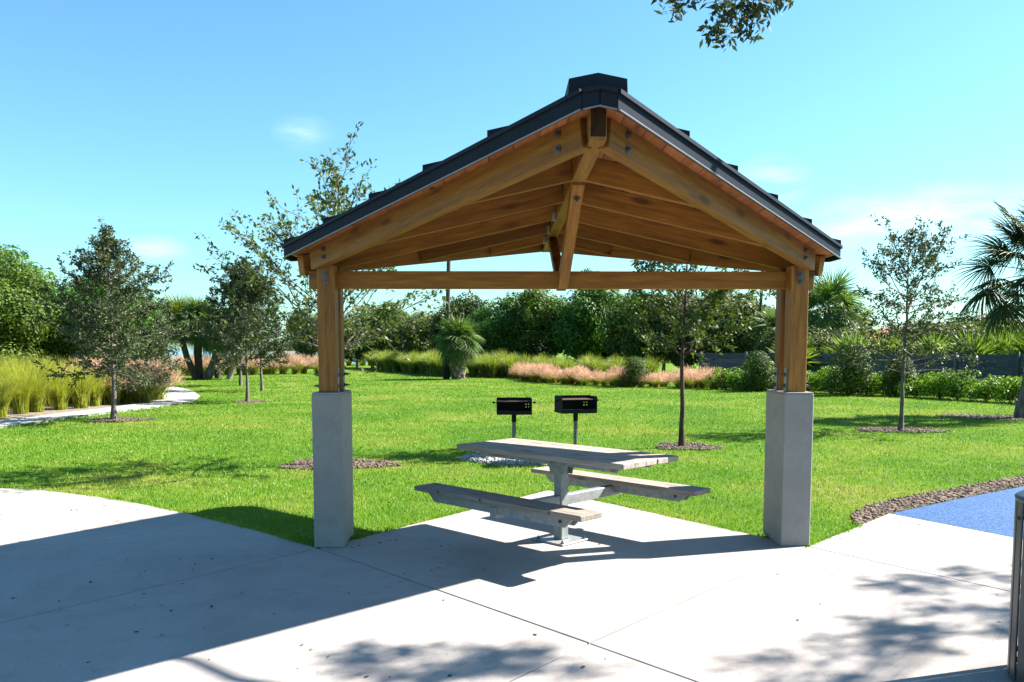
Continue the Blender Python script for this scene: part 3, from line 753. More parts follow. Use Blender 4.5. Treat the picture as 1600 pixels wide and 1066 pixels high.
# overhanging oak to the right, outside the frame: its leaves enter at the top and dapple the paving
def overhang():
    rr = np.random.default_rng(77)
    t_ = thing('oak_tree', 'overhanging oak bough whose dark leaves hang into the top edge', 'tree', (7.0, 4.0, -.03))
    b = np.array([7.0, 4.0, -.03])
    A = Acc(); tp = np.array([(0, 0, 0), (.05, .02, 1.2), (-.05, .06, 2.4), (-.02, .1, 3.6), (.1, .1, 4.6), (.05, .2, 5.6), (.1, .3, 6.6)])
    A.add(*tube_np(tp, [.24, .19, .17, .15, .12, .09, .05], 12))
    twigs = []; near = []
    def limb(start, pts, r0):
        lp = np.array([start] + [np.array(p) - b for p in pts])
        tt = np.linspace(0, len(lp) - 1, 14); i = np.minimum(tt.astype(int), len(lp) - 2); f = (tt - i)[:, None]
        q = lp[i] * (1 - f) + lp[i + 1] * f; q[1:-1] += rr.normal(0, .05, (12, 3))
        A.add(*tube_np(q, np.linspace(r0, .006, 14), 6)); return q
    # bough entering the picture from above
    q = limb(tp[4], [(5.2, 5.2, 5.2), (3.2, 6.2, 5.15), (1.75, 6.6, 4.62)], .06)
    tgt = [(1050, 20), (1062, 6), (1118, 45), (1112, 55), (1135, 62), (1140, 35), (1150, 12), (1165, 25), (1130, 10), (1158, 45), (1172, 50), (1185, 18), (1195, 28), (1210, 5), (1180, 5), (1120, 12), (1145, 22), (1096, -8), (1230, -12), (1160, -10), (1040, -12), (1100, -25), (1200, -20), (1150, -30)]
    for i, (px, py) in enumerate(tgt):
        Y = 6.45 + rr.uniform(-.12, .12); a = (px - 800) / FPX; e = (545 - py) / FPX
        # same projection as the lens: a = X/depth
        dpt = Y / (math.cos(PITCH) + (math.tan(PITCH) + (545 - py) / FPX) * math.sin(PITCH))
        up = (545 + FPX * math.tan(PITCH) - py) / FPX
        r_ = np.array([a, math.cos(PITCH) + up * math.sin(PITCH), -math.sin(PITCH) + up * math.cos(PITCH)]); k = Y / r_[1]
        p = r_ * k + np.array([0, 0, 1.6]) - b
        st = q[rr.integers(11, 14)] + rr.normal(0, .02, 3)
        tw = np.array([st, st * .5 + p * .5 + np.array([0, 0, .05]), p + rr.normal(0, .01, 3)])
        A.add(*tube_np(tw, [.004, .003, .0015], 4))
        d = unit(p - st); near.append(np.array([p - d * .07, p - d * .03, p]))
    # higher limbs that shade the paving in front of the shelter
    sx, sy = sun_dir.x / sun_dir.z, sun_dir.y / sun_dir.z
    sh = [(-.75, 4.15), (-.85, 4.3), (-.55, 4.28), (-.62, 4.05), (-.28, 4.18), (-.1, 4.28), (.05, 4.12), (.12, 4.3), (-.2, 4.0), (.3, 4.05), (-.4, 3.85), 
          (2.55, 5.62), (2.75, 5.72), (2.9, 5.62), (2.6, 5.42), (3.2, 5.85), (3.4, 5.7), (2.9, 4.95), (3.1, 4.95), (2.65, 5.0), (2.1, 4.72), (2.3, 4.62), (2.0, 4.5), (2.45, 4.75), (1.75, 4.38), (1.35, 4.12), (2.75, 4.6), (3.0, 4.7), (2.2, 4.4), (3.4, 5.3), (3.7, 5.6), (3.9, 6.0),
          (1.3, 3.8), (1.6, 3.9), (.9, 3.6), (.2, 3.5), (-.6, 3.5), (3.6, 4.6), (4.2, 5.2)]
    z_of = lambda X: 6.3 - .12 * X
    starts = {}
    for i, (X, Y) in enumerate(sh):
        z = z_of(X) + rr.uniform(-.35, .35)
        p = np.array([X + sx * z, Y + sy * z, z]) - b
        key = 0 if X < .6 else (1 if X < 2.4 else 2)
        if key not in starts:
            c = {0: (6.75, 5.8, 6.3), 1: (8.0, 6.0, 6.0), 2: (8.8, 6.7, 6.0)}[key]
            starts[key] = limb(tp[5], [(7.0 + (c[0] - 7) * .5, 4.9, 6.1), c], .05)
        st = starts[key][rr.integers(8, 14)]
        tw = curve_pts(st, p - st, np.linalg.norm(p - st), 4, rr, .1); tw[-1] = p
        A.add(*tube_np(tw, np.linspace(.012, .003, 5), 4))
        for k in range(5):
            d = rr.normal(0, 1, 3); d[2] *= .5
            twigs.append(curve_pts(p - unit(d) * .05, d, rr.uniform(.14, .28), 3, rr, .4))
            A.add(*tube_np(twigs[-1], .003, 3))
    # rest of the crown over the playground side
    for i in range(46):
        az = rr.uniform(-1.6, 1.3); d = np.array([math.cos(az), math.sin(az), rr.uniform(.0, .9)])
        lp = curve_pts(tp[rr.integers(3, 7)], d, rr.uniform(1.2, 2.8), 5, rr, .3, .2); A.add(*tube_np(lp, np.linspace(.025, .004, 6), 4))
        for k in range(5): twigs.append(curve_pts(lp[rr.integers(2, 6)], d + rr.normal(0, .8, 3), .4, 3, rr, .4))
    link('trunk', A.mesh('trunk', 'oak_bark', True), t_)
    V, F = leafed(twigs, (14, 22), .085, rr, .04, .42); V2, F2 = leafed(near, (26, 36), .075, rr, .035, .38)
    link('crown', mesh_np('crown', np.concatenate([V, V2]), np.concatenate([F, F2 + len(V)]), 'oak_leaf'), t_)
overhang()

# dense background trees: lumpy crowns of leaf clumps on short trunks; a few shared shapes
def lump_leaves(lobes, n, ll, rr, inner=.25, aspect=.55, zflat=1.0, droop=0.0):
    """lobes: list of (cx,cy,cz,rx,ry,rz)"""
    lb = np.array(lobes); area = lb[:, 3] * lb[:, 5]; pr = area / area.sum()
    idx = rr.choice(len(lb), n, p=pr)
    d = unit(rr.normal(0, 1, (n, 3)))
    rad = np.where(rr.random(n) < inner, rr.uniform(.3, .85, n), rr.uniform(.84, 1.07, n))
    cl = lb[idx]
    P = cl[:, :3] + d * rad[:, None] * cl[:, 3:]
    N = unit(d * 1.25 + rr.normal(0, .48, (n, 3)) + np.array([0, 0, .25]))
    D = unit(rr.normal(0, .7, (n, 3)) + d * .4 + np.array([0, 0, -droop]))
    L = ll * rr.uniform(.6, 1.3, n)
    return leaf_quads(P, N, D, L, L * aspect)
def dense_variant(seed, w, h, base, nl=26, n=9000, ll=.24, sub=.36, inner=.25, aspect=.55):
    rr = np.random.default_rng(seed); lobes = []
    lobes.append((0, 0, base + (h - base) * .48, w * .34, w * .34, (h - base) * .40))
    for i in range(nl):
        d = unit(rr.normal(0, 1, 3)); r = rr.uniform(.6, 1.0)
        c = np.array([d[0] * w * .42 * r, d[1] * w * .42 * r, base + (h - base) * .5 + d[2] * (h - base) * .42 * r])
        s = rr.uniform(.55, 1.15) * sub * min(w, h - base) * .5
        lobes.append((*c, s, s, s * .8))
    return lump_leaves(lobes, n, ll, rr, inner, aspect)
variants = {}
for nm, mat, sd in (('a', 'dense_leaf', 1), ('b', 'dense_leaf', 2), ('c', 'dense_leaf_dark', 3), ('d', 'dense_leaf_light', 4), ('e', 'oak_leaf_warm', 5)):
    V, F = dense_variant(sd, 1.0, 1.0, .08, 60, 22000, .034, .33)
    variants[nm] = mesh_np('crown', V, F, mat)
for nm, mat, sd in (('d2', 'dense_leaf_light', 14), ('a2', 'dense_leaf', 15), ('c2', 'dense_leaf_dark', 16)):
    V, F = dense_variant(sd, 1.0, 1.0, .04, 70, 46000, .021, .30)
    variants[nm] = mesh_np('crown', V, F, mat)
trunk_me = {}
for nm, bark in (('dark', 'dark_bark'), ('pale', 'pale_bark')):
    rr = np.random.default_rng(9); A = Acc()
    A.add(*tube_np([(0, 0, -.02), (.01, 0, .15), (-.01, .01, .35), (.02, 0, .6)], [.028, .022, .018, .01], 8))
    for i in range(7):
        az = i * 2.4; lp = curve_pts((0, 0, .12 + .05 * i), (math.cos(az), math.sin(az), 1.0), .42, 5, rr, .3); A.add(*tube_np(lp, np.linspace(.013, .003, 6), 5))
    trunk_me[nm] = A.mesh('trunk', bark, True)
def dense_tree(label, x, y, w, h, var, rz, group='dense trees behind the lawn', z=-.05, bark='dark', name='broadleaf_tree'):
    t_ = thing(name, label, 'tree', (x, y, z), rz, group)
    c = link('crown', variants[var], t_); c.scale = (w, w, h)
    k = link('trunk', trunk_me[bark], t_); k.scale = (h * .9, h * .9, h)
    return t_
# left clump behind the fountain grass
LB = 'dense trees behind the fountain grass'
dense_tree('big bright green tree at the far left edge behind tall grasses', -17.6, 27.5, 5.4, 5.0, 'd2', .3, LB)
dense_tree('rounded green tree leaning over the grasses, second from left edge', -15.2, 30.5, 4.8, 4.6, 'a2', 1.2, LB)
dense_tree('dark tree with shaded trunk behind the grasses and path oak', -15.4, 33.0, 4.2, 3.9, 'c2', 2.2, LB)
dense_tree('low dark tree right of the path oak crown, behind the grasses', -17.2, 36.5, 4.2, 3.8, 'c2', .7, LB)
dense_tree('dark green tree reaching toward the palm cluster from the left clump', -20.6, 42.5, 4.8, 4.2, 'b', 4.2, LB)
dense_tree('tall green tree at the back of the left clump', -21.0, 34.0, 6.5, 6.0, 'b', 3.4, LB)
dense_tree('small olive tree between the left clump and the palm cluster', -22.5, 49.0, 4.6, 4.4, 'e', 2.9, LB)
dense_tree('dark tree filling the back of the left clump behind the grasses', -23.5, 39.0, 6.0, 4.8, 'c', 5.1, LB)
dense_tree('dark low tree under the rounded tree behind the grasses', -18.6, 31.5, 4.6, 3.4, 'c2', 5.6, LB)
# wall of trees behind the lawn, seen under the tie beam
WB = 'tree belt behind the grasses'
for i, (x, y, w, h, v, lab) in enumerate((
    (-.9, 55, 5.0, 5.1, 'b', 'dark shaded tree behind the short palm in the tree belt'),
    (1.6, 54, 5.4, 5.6, 'd', 'bright dark-green tree right of the short palm in the tree belt'),
    (4.6, 52, 5.0, 6.3, 'a', 'tall bright green tree in the middle of the tree belt'),
    (-3.6, 60, 5.0, 5.8, 'c', 'dark tree directly behind the tall pole'),
    (7.4, 48, 4.8, 5.0, 'd', 'green tree behind the first round bush in the tree belt'),
    (9.6, 46, 4.8, 5.2, 'e', 'olive twiggy tree left of the framed oak crown'),
    (11.4, 44, 4.8, 5.2, 'e', 'olive tree directly behind the framed oak crown'),
    (13.2, 41.5, 4.0, 4.0, 'e', 'low olive tree right of the framed oak crown, above the fence'),
    (6.2, 57, 6.0, 5.6, 'c', 'dark tree at the back of the tree belt centre'),
    (9.8, 54, 6.0, 5.4, 'c', 'dark tree at the back of the tree belt right half'),
    (13.5, 50, 5.5, 4.6, 'a', 'green tree closing the tree belt at the fence end'))):
    dense_tree(lab, x, y, w, h, v, i * 1.3, WB)
# paler trees with visible trunks left of the belt, near the water
WT = 'pale-trunked trees near the water'
for i, (x, y, w, h, v, lab) in enumerate((
    (-13.4, 72, 5.6, 5.2, 'e', 'pale-trunked tree immediately right of the left post near the water'),
    (-10.4, 70, 5.2, 5.6, 'd', 'yellow-green tree with pale trunk at the end of the cordgrass'),
    (-7.4, 67, 5.4, 5.0, 'e', 'olive tree above the left end of the cordgrass'),
    (-6.0, 72, 5.6, 4.8, 'c', 'dark tree left of the tall pole behind the cordgrass'),
    (-18.2, 74, 3.4, 5.6, 'e', 'thin dark-trunked tree standing before the water gap'))):
    dense_tree(lab, x, y, w, h, v, i * 1.9, WT, bark='pale' if i < 3 else 'dark')
for i, (x, y, w, h, v, lab) in enumerate((
    (12.6, 35.5, 4.0, 2.9, 'e', 'loose olive shrub tree behind the fence left of the right post'),
    (17.4, 35.0, 4.6, 3.1, 'e', 'olive tree behind the fence right of the fan palm'),
    (20.0, 34.5, 4.8, 2.9, 'd', 'light green tree behind the fence at the lone oak'),
    (23.5, 34.0, 5.0, 3.2, 'b', 'green tree behind the fence near the right edge'),
    (21.0, 38.0, 5.5, 3.5, 'c', 'dark tree far behind the fence right part'))):
    dense_tree(lab, x, y, w, h, v, i * 2.1 + .4, 'trees behind the fence')
# far island across the water
isl = tag(link('hills', prism_mesh('hills', [(-330, 900), (-150, 880), (-60, 900), (-60, 1000), (-330, 1000)], -1.5, 1.5, 'dense_leaf_dark')), kind='structure')
rr = np.random.default_rng(15)
lob = [(x, 915 + rr.uniform(-6, 6), 2.0, 14, 8, rr.uniform(3, 6)) for x in np.linspace(-300, -90, 40)]
V, F = lump_leaves(lob, 9000, 3.2, rr); tag(link('far_wood', mesh_np('far_wood', V, F, 'dense_leaf_dark')), 'dark wooded shore far across the blue water', 'far wood', kind='stuff')

# ------------------------------------------------------------------ palms
def fan_mesh(seed, nseg=30, droop=.35, mat='palm_leaf', petiole=.75, fold=.25):
    """fan frond of unit blade length along +X, petiole from origin"""
    rr = np.random.default_rng(seed); A = Acc()
    pp = np.array([(petiole * u, 0, .12 * math.sin(u * 2.2) - .10 * u * u) for u in np.linspace(0, 1, 5)])
    A.add(*tube_np(pp, [.022, .018, .014, .011, .008], 4))
    hub = pp[-1]
    for i in range(nseg):
        a = R(-128 + 256 * i / (nseg - 1)) + rr.normal(0, .02); L = (1 - .28 * abs(a) / 2.2) * rr.uniform(.9, 1.06)
        d = np.array([math.cos(a), math.sin(a), 0.0]); s = np.array([-d[1], d[0], 0])
        us = (0.03, .35, .68, 1.0); kw = 24.0 / nseg; ws = (.006, .028 * kw, .021 * kw, .002); pts = []
        for u, w in zip(us, ws):
            z = fold * abs(math.sin(a)) * u * .55 - droop * (u ** 2.3) * (.6 + .6 * abs(a) / 2) + rr.normal(0, .012)
            c = hub + d * u * L + np.array([0, 0, z]); tw = np.array([0, 0, w * .8 * (1 if i % 2 else -1)])
            pts += [c - s * w + tw, c + s * w - tw]
        V = np.array(pts); F = np.array([[2 * k, 2 * k + 1, 2 * k + 3, 2 * k + 2] for k in range(3)])
        A.add(V, F)
    return A.mesh('frond', mat)
fans = {'g': [fan_mesh(i, 40, .35 + .25 * i) for i in range(3)], 'y': [fan_mesh(i + 5, 36, .3 + .25 * i, 'palm_leaf_yellow') for i in range(3)],
        'm': [fan_mesh(i + 9, 22, .12 + .1 * i, 'palmetto_leaf', .6) for i in range(3)],
        'b': [fan_mesh(i + 24, 42, .45 + .3 * i, 'palm_leaf', .55) for i in range(3)],
        's': [fan_mesh(i + 14, 48, .30 + .25 * i, 'palm_leaf_dark', 1.25) for i in range(3)]}
def palm(label, x, y, trunk, size, nf, seed, kind='g', group='sabal palms', tr=.16, boots=0, el=(-38, 82), name='fan_palm', bark='palm_bark', trunk_pts=None):
    rr = np.random.default_rng(seed)
    t_ = thing(name, label, 'palm', (x, y, -.04), 0, group)
    tp = np.array(trunk_pts) if trunk_pts is not None else np.array([(0, 0, 0), (0, 0, trunk * .5), (0, 0, trunk)])
    k = 9; u = np.linspace(0, len(tp) - 1, k); i = np.minimum(u.astype(int), len(tp) - 2); f = (u - i)[:, None]; q = tp[i] * (1 - f) + tp[i + 1] * f
    r = np.linspace(tr * 1.12, tr * .9, k) * rr.uniform(.93, 1.07, k)
    tk = link('trunk', mesh_np('trunk', *tube_np(q, r, 12), bark, True), t_)
    if boots:
        wedge = bm_mesh('leaf_base', box_bm(.05, .10, .26, .012), 'boot_bark')
        for b_ in range(boots):
            h = (b_ + .3) / boots * tp[-1][2]; az = b_ * 2.39996; c = np.array([np.interp(h, q[:, 2], q[:, 0]), np.interp(h, q[:, 2], q[:, 1]), h])
            o = link('leaf_base', wedge, t_); o.location = c + np.array([math.cos(az), math.sin(az), 0]) * tr * 1.12; o.rotation_euler = (R(24) * (1 if b_ % 2 else -1), R(14), az)
    for j in range(nf):
        v = (j + .5) / nf; e = R(el[0] + (el[1] - el[0]) * v ** 1.15 + rr.normal(0, 6)); az = j * 2.39996 + rr.normal(0, .2)
        o = link('frond', fans[kind][min(2, int((1 - v) * 3))], t_); s = size * rr.uniform(.85, 1.12)
        o.scale = (s, s, s); o.location = tp[-1]; o.rotation_euler = (rr.normal(0, .35), -e, az)
    return t_
palm('short fan palm with criss-cross trunk beside the tall pole', -2.85, 44.4, 2.05, .98, 60, 3, 'b', None, .32, 50, (-48, 84))
PC = 'palm cluster beside the path'
palm('yellow-green palm at the left of the palm cluster beside the path', -17.9, 44.8, 2.6, .95, 46, 5, 'y', PC, .17, 0, (-45, 80), trunk_pts=[(.95, 0, 0), (.45, 0, 1.2), (0, 0, 3.0)])
palm('upright palm with the straight brown trunk in the palm cluster', -16.75, 44.4, 2.8, 1.0, 54, 6, 'b', PC, .20, 0, (-55, 82), bark='dark_bark', trunk_pts=[(.1, 0, 0), (.05, 0, 1.4), (.1, 0, 3.1)])
palm('dark palm at the back of the palm cluster with thin trunk', -16.1, 45.6, 2.6, 1.0, 44, 7, 'b', PC, .15, 0, (-55, 80), bark='dark_bark')
palm('palm leaning right in the palm cluster beside the path', -15.8, 44.2, 2.4, .95, 44, 8, 'b', PC, .20, 0, (-50, 80), trunk_pts=[(-.4, 0, 0), (.1, 0, 1.1), (.35, 0, 2.6)])
palm('short palm with pale slanting trunk at the right of the cluster', -15.1, 44.3, 2.0, .9, 38, 9, 'b', PC, .14, 0, (-45, 80), bark='pale_bark', trunk_pts=[(.05, 0, 0), (.35, 0, .9), (.6, 0, 2.2)])
palm('large dark fan palm leaning at the right edge of the lawn', 11.9, 19.4, 3.4, .88, 46, 12, 's', None, .15, 12, (-42, 84), trunk_pts=[(0, 0, 0), (.08, 0, .5), (.36, .1, 1.7), (.5, .2, 3.35)])
PF = 'fan palms behind the fence'
palm('fan palm with shaggy dark crown behind the fence, right of the shelter', 14.1, 37.4, 3.3, 1.15, 38, 13, 'g', PF, .2, 0, (-60, 82))
palm('smaller dark-trunked fan palm close beside the shaggy palm behind the fence', 15.4, 38.4, 2.6, .95, 26, 14, 'y', PF, .2, 0, (-60, 75))
palm('small fan palm left of the right post behind the fence', 12.4, 39.0, 2.4, .85, 28, 15, 'g', PF, .18, 0, (-30, 82))
PM = 'palmettos behind the fence'
for i, (x, y, s, lab) in enumerate(((11.4, 33.6, .95, 'palmetto above the fence just left of the right post'), (13.6, 33.2, 1.05, 'palmetto above the fence just right of the right post'), (15.0, 33.6, 1.0, 'palmetto above the fence left of the big round bush'),
        (16.4, 32.6, .95, 'palmetto above the fence behind the big round bush'), (18.2, 31.0, 1.0, 'palmetto above the fence behind the lone oak'), (19.6, 30.4, 1.05, 'palmetto above the fence right of the lone oak'), (17.9, 28.6, 1.05, 'pale palmetto over the fence near the right edge'), (16.6, 30.2, .95, 'palmetto above the fence just right of the lone oak trunk'), (20.2, 28.6, 1.0, 'palmetto at the far right edge above the fence'))):
    palm(lab, x, y, .9, s, 26, 30 + i, 'm', PM, .12, 0, (-5, 86), 'palmetto')

# ------------------------------------------------------------------ shrubs, hedge, fence, poles
hv = []
for sd in range(3):
    rr = np.random.default_rng(40 + sd); lobes = [(rr.normal(0, .22), rr.normal(0, .22), rr.uniform(.2, .58), .24, .24, .20) for i in range(16)]
    V, F = lump_leaves(lobes, 1500, .085, rr, .2, .62); hv.append(mesh_np('foliage', V, F, 'hedge_leaf'))
stem_acc = Acc(); rr = np.random.default_rng(4)
for i in range(9):
    az = i * .7; stem_acc.add(*tube_np(curve_pts((0, 0, -.04), (math.cos(az) * .6, math.sin(az) * .6, 1), .55, 4, rr, .3), np.linspace(.012, .004, 5), 4))
stem_me = stem_acc.mesh('stems', 'dark_bark')
ORD_H = ['first', 'second', 'third', 'fourth', 'fifth', 'sixth', 'seventh', 'eighth', 'ninth', 'tenth', 'eleventh', 'twelfth', 'thirteenth', 'fourteenth', 'fifteenth', 'sixteenth', 'seventeenth', 'eighteenth', 'nineteenth', 'twentieth', 'twenty-first', 'twenty-second']
hedge_line = [(8.7, 33.4), (11, 31.2), (13.2, 28.9), (15.1, 24.9), (17.5, 20.8)]
def along(line, step, rr, jit=.1):
    pts = np.array(line, float); seg = np.linalg.norm(np.diff(pts, axis=0), axis=1); s = np.concatenate([[0], np.cumsum(seg)])
    out = []
    d = 0.0
    while d < s[-1]:
        out.append((np.interp(d, s, pts[:, 0]) + rr.normal(0, jit), np.interp(d, s, pts[:, 1]) + rr.normal(0, jit))); d += step
    return out
for i, (x, y) in enumerate(along(hedge_line, .82, np.random.default_rng(8), .08)):
    t_ = thing('hedge_shrub', 'glossy bright green hedge shrub before the fence, %s from the pink grass' % ORD_H[i], 'shrub', (x, y, -.03), i * 1.7, 'low hedge shrubs before the fence')
    f = link('foliage', hv[i % 3], t_); s = random.Random(i).uniform(.95, 1.3); f.scale = (s, s, s * (.95 + .1 * (i % 3)))
    link('stems', stem_me, t_)
cv = []
rr = np.random.default_rng(60)
lobes = [(0, 0, .5, .36, .36, .44)] + [(math.cos(a) * .2 * (1 - z), math.sin(a) * .2 * (1 - z), z, .22, .22, .26) for a, z in zip(rr.uniform(0, 6.28, 14), rr.uniform(.15, .75, 14))]
V, F = lump_leaves(lobes, 7000, .045, rr, .2, .4, droop=-.6)
round_me = mesh_np('foliage', V, F, 'cypress_leaf')
for lab, x, y, w, h in (('rounded dark green bush left of the framed oak trunk', 5.15, 35.2, 1.75, 1.3), ('cone-shaped dark green bush against the fence left of the right post', 9.3, 31.6, 1.75, 1.55), ('large cone-shaped dark green bush between right post and lone oak', 11.75, 29.0, 2.2, 1.9),
                        ('dark green bush hidden behind the lone oak trunk', 13.3, 28.6, 1.6, 1.4)):
    t_ = thing('conifer_bush', lab, 'bush', (x, y, -.03), 0, 'clipped conifer bushes')
    f = link('foliage', round_me, t_); f.scale = (w, w, h); k = link('stems', stem_me, t_)
# timber board fence
def fence(label, a, b, top, nb=5, nbay=5):
    a, b = Vector((*a, 0)), Vector((*b, 0)); d = b - a; L = d.length; rz = math.atan2(d.y, d.x)
    t_ = thing('board_fence', label, 'fence', a, rz, 'board fence bays')
    bh = top / nb; w = L / nbay
    board = bm_mesh('board', box_bm(w - .012, .025, bh - .014, .003), 'fence_wood'); post = bm_mesh('fence_post', box_bm(.10, .10, top + .08, .006, (0, 0, (top + .08) / 2)), 'fence_wood')
    for k in range(nbay + 1):
        o = link('fence_post', post, t_); o.location = (k * w, -.07, -.03)
    for k in range(nbay):
        for j in range(nb):
            o = link('board', board, t_); o.location = ((k + .5) * w, ((j + k) % 3) * .003, bh * (j + .5)); o.rotation_euler.y = random.Random(k * 7 + j).uniform(-.004, .004)
fence('weathered grey board fence behind the hedge, left stretch up to the right post', (8.2, 36.2), (13.0, 32.2), 1.42, 6, 3)
fence('weathered grey board fence behind the hedge, right stretch to the edge', (13.0, 32.2), (20.5, 23.0), 1.42, 6, 6)
# poles
for lab, x, y, h, dx, r in (('tall dark wooden pole beside the short fan palm', -3.5, 44.4, 9.6, .25, .115), ('tall thin dark pole behind the fence, left of the right post', 11.6, 39.5, 8.2, .25, .07)):
    t_ = thing('utility_pole', lab, 'pole', (x, y, -.05), 0, 'tall poles')
    V, F = tube_np([(0, 0, 0), (dx * .5, 0, h * .5), (dx, 0, h)], [r * 1.15, r, r * .8], 10); link('shaft', mesh_np('shaft', V, F, 'pole_wood', True), t_)
    V, F = tube_np([(0, 0, 0), (.02, 0, 1.25)], [r * 1.55, r * 1.5], 10); link('sleeve', mesh_np('sleeve', V, F, 'black_iron', True), t_)
    box('cross_arm', 1.2, .09, .10, (dx, .06, h - .35), 'pole_wood', t_)
# house behind the fence
hs = thing('house', 'house with a red-brown tiled roof showing above the fence shrubs', 'house', (25.5, 54, -.75), .1)
box('wall', 9, 7, 2.5, (0, 0, 1.25), 'house_wall', hs, .01)
V = [(-5.0, -4.0, 2.5), (5.0, -4.0, 2.5), (5.0, 4.0, 2.5), (-5.0, 4.0, 2.5), (-1.6, 0, 3.7), (1.6, 0, 3.7)]
link('roof', pymesh('roof', V, [[0, 1, 5, 4], [1, 2, 5], [2, 3, 4, 5], [3, 0, 4], [3, 2, 1, 0]], 'roof_tile'), hs)
for x in (-2.6, 2.4):
    w_ = box('window', 1.5, .08, 1.1, (x, -3.52, 1.4), 'house_wall', hs, .01); box('pane', 1.3, .04, .9, (0, -.035, 0), 'window_glass', w_, .0)

ORD = ['first', 'second', 'third', 'fourth', 'fifth', 'sixth', 'seventh', 'eighth', 'ninth', 'tenth', 'eleventh', 'twelfth', 'thirteenth', 'fourteenth', 'fifteenth', 'sixteenth', 'seventeenth', 'eighteenth', 'nineteenth', 'twentieth', 'twenty-first', 'twenty-second', 'twenty-third', 'twenty-fourth', 'twenty-fifth', 'twenty-sixth', 'twenty-seventh', 'twenty-eighth', 'twenty-ninth', 'thirtieth', 'thirty-first', 'thirty-second', 'thirty-third', 'thirty-fourth', 'thirty-fifth']
# ------------------------------------------------------------------ ornamental grasses
def tuft(seed, n, h, spread, w, mat, curve=.5, seg=4, base=.12, lo=.75):
    rr = np.random.default_rng(seed)
    az = rr.uniform(0, 2 * np.pi, n); out = rr.random(n) ** .7 * spread; hh = h * rr.uniform(lo, 1.05, n)
    b = rr.normal(0, base * .5, (n, 2)); u = np.linspace(0, 1, seg + 1)
    d = np.stack([np.cos(az), np.sin(az)], 1); s = np.stack([-np.sin(az + rr.normal(0, .8, n)), np.cos(az + rr.normal(0, .8, n))], 1)
    V = []
    for k in u:
        c = b + d * (out * k ** 1.6)[:, None]; z = hh * (k - curve * .5 * (out / spread) * k ** 3)
        ww = (w * (1 - k) ** .6 + w * .12)
        V.append(np.concatenate([c - s * ww * .5, z[:, None]], 1)); V.append(np.concatenate([c + s * ww * .5, z[:, None]], 1))
    V = np.stack(V, 1); m = V.shape[1]
    f = np.array([[2 * k, 2 * k + 1, 2 * k + 3, 2 * k + 2] for k in range(seg)])
    F = (f[None] + (np.arange(n) * m)[:, None, None]).reshape(-1, 4)
    return V.reshape(-1, 3), F
fount = [mesh_np('blades', *tuft(i, 560, 1.2, .74, .010, 'x', .5), 'fountain_leaf') for i in range(4)]
cord = [mesh_np('blades', *tuft(i + 10, 480, 1.15, .8, .022, 'x', .6), 'cordgrass_leaf') for i in range(3)]
mul_b = [mesh_np('blades', *tuft(i + 20, 300, .55, .55, .016, 'x', .5), 'muhly_leaf') for i in range(3)]
mul_p = []
for i in range(3):
    rr = np.random.default_rng(80 + i); n = 1000
    d = unit(rr.normal(0, 1, (n, 3))); d[:, 2] = np.abs(d[:, 2]); r = rr.uniform(.55, 1.0, n)
    P = np.stack([d[:, 0] * r * .50, d[:, 1] * r * .50, .30 + d[:, 2] * r * .46], 1)
    D = unit(np.stack([d[:, 0] * .6, d[:, 1] * .6, np.full(n, .9)], 1) + rr.normal(0, .25, (n, 3)))
    L = rr.uniform(.10, .24, n); V, F = leaf_quads(P, unit(rr.normal(0, 1, (n, 3))), D, L, rr.uniform(.006, .013, n)); mul_p.append(mesh_np('plumes', V, F, 'muhly_plume'))
def clump(kind, x, y, s, i, label, group):
    if kind == 'muhly':
        t_ = thing('muhly_grass', label, 'grass clump', (x, y, -.03), i * 1.3, group); t_['kind'] = 'thing'
        a = link('blades', mul_b[i % 3], t_); b = link('plumes', mul_p[i % 3], t_); a.scale = b.scale = (s, s, s)
    else:
        t_ = thing({'fount': 'fountain_grass', 'cord': 'cord_grass'}[kind], label, 'grass clump', (x, y, -.03), i * 1.3, group); t_['kind'] = 'thing'
        a = link('blades', (fount if kind == 'fount' else cord)[i % 3], t_); a.scale = (s, s, s)
rr = np.random.default_rng(100); cnt = 0
for row, off in enumerate((.62, 1.45, 2.35, 3.3)):
    for q_, (x, y) in enumerate(along([(-12.35, 15.6), (-12.0, 18.2), (-11.75, 20.2), (-11.3, 22.4), (-11.1, 24.0), (-11.3, 25.2)] if row == 0 else [(-12.4, 14.6), (-12.0, 18.2), (-11.7, 20.6), (-11.7, 23.4), (-12.3, 26.2)], .85 if row else .78, rr, .09)):
        s = rr.uniform(.92, 1.22) * (1 + .05 * row)
        clump('fount', x - off + .15, y + off * .35, s, cnt, 'tall yellow-green fountain grass clump at the path edge, %s from the left in front' % ORD[q_] if row == 0 else 'tall yellow-green fountain grass clump behind the front row along the path', 'fountain grass along the path'); cnt += 1
for x, y in [(-11.55, 24.9), (-11.75, 25.7), (-12.3, 25.2), (-10.98, 24.7), (-11.2, 26.2), (-12.2, 26.3), (-12.8, 26.9), (-12.9, 25.9), (-13.3, 27.6), (-13.6, 26.7), (-13.9, 28.3), (-12.6, 24.6), (-11.85, 24.1), (-11.4, 25.5), (-13.0, 28.4), (-12.6, 27.7)]:
    clump('muhly', x + rr.normal(0, .06), y, rr.uniform(1.4, 1.75), cnt, 'pink muhly grass clump at the bend of the path', 'pink grass at the path bend'); cnt += 1
for x, y in along([(-25.5, 50), (-21, 49.5), (-16.5, 51.5), (-12.5, 54.5)], .8, rr, .35) + along([(-25, 52), (-20, 51.5), (-14.5, 54.5)], .9, rr, .35):
    clump('muhly', x, y, rr.uniform(1.3, 1.7), cnt, 'pink muhly grass clump in the bed behind the palm cluster', 'pink grass behind the palm cluster'); cnt += 1
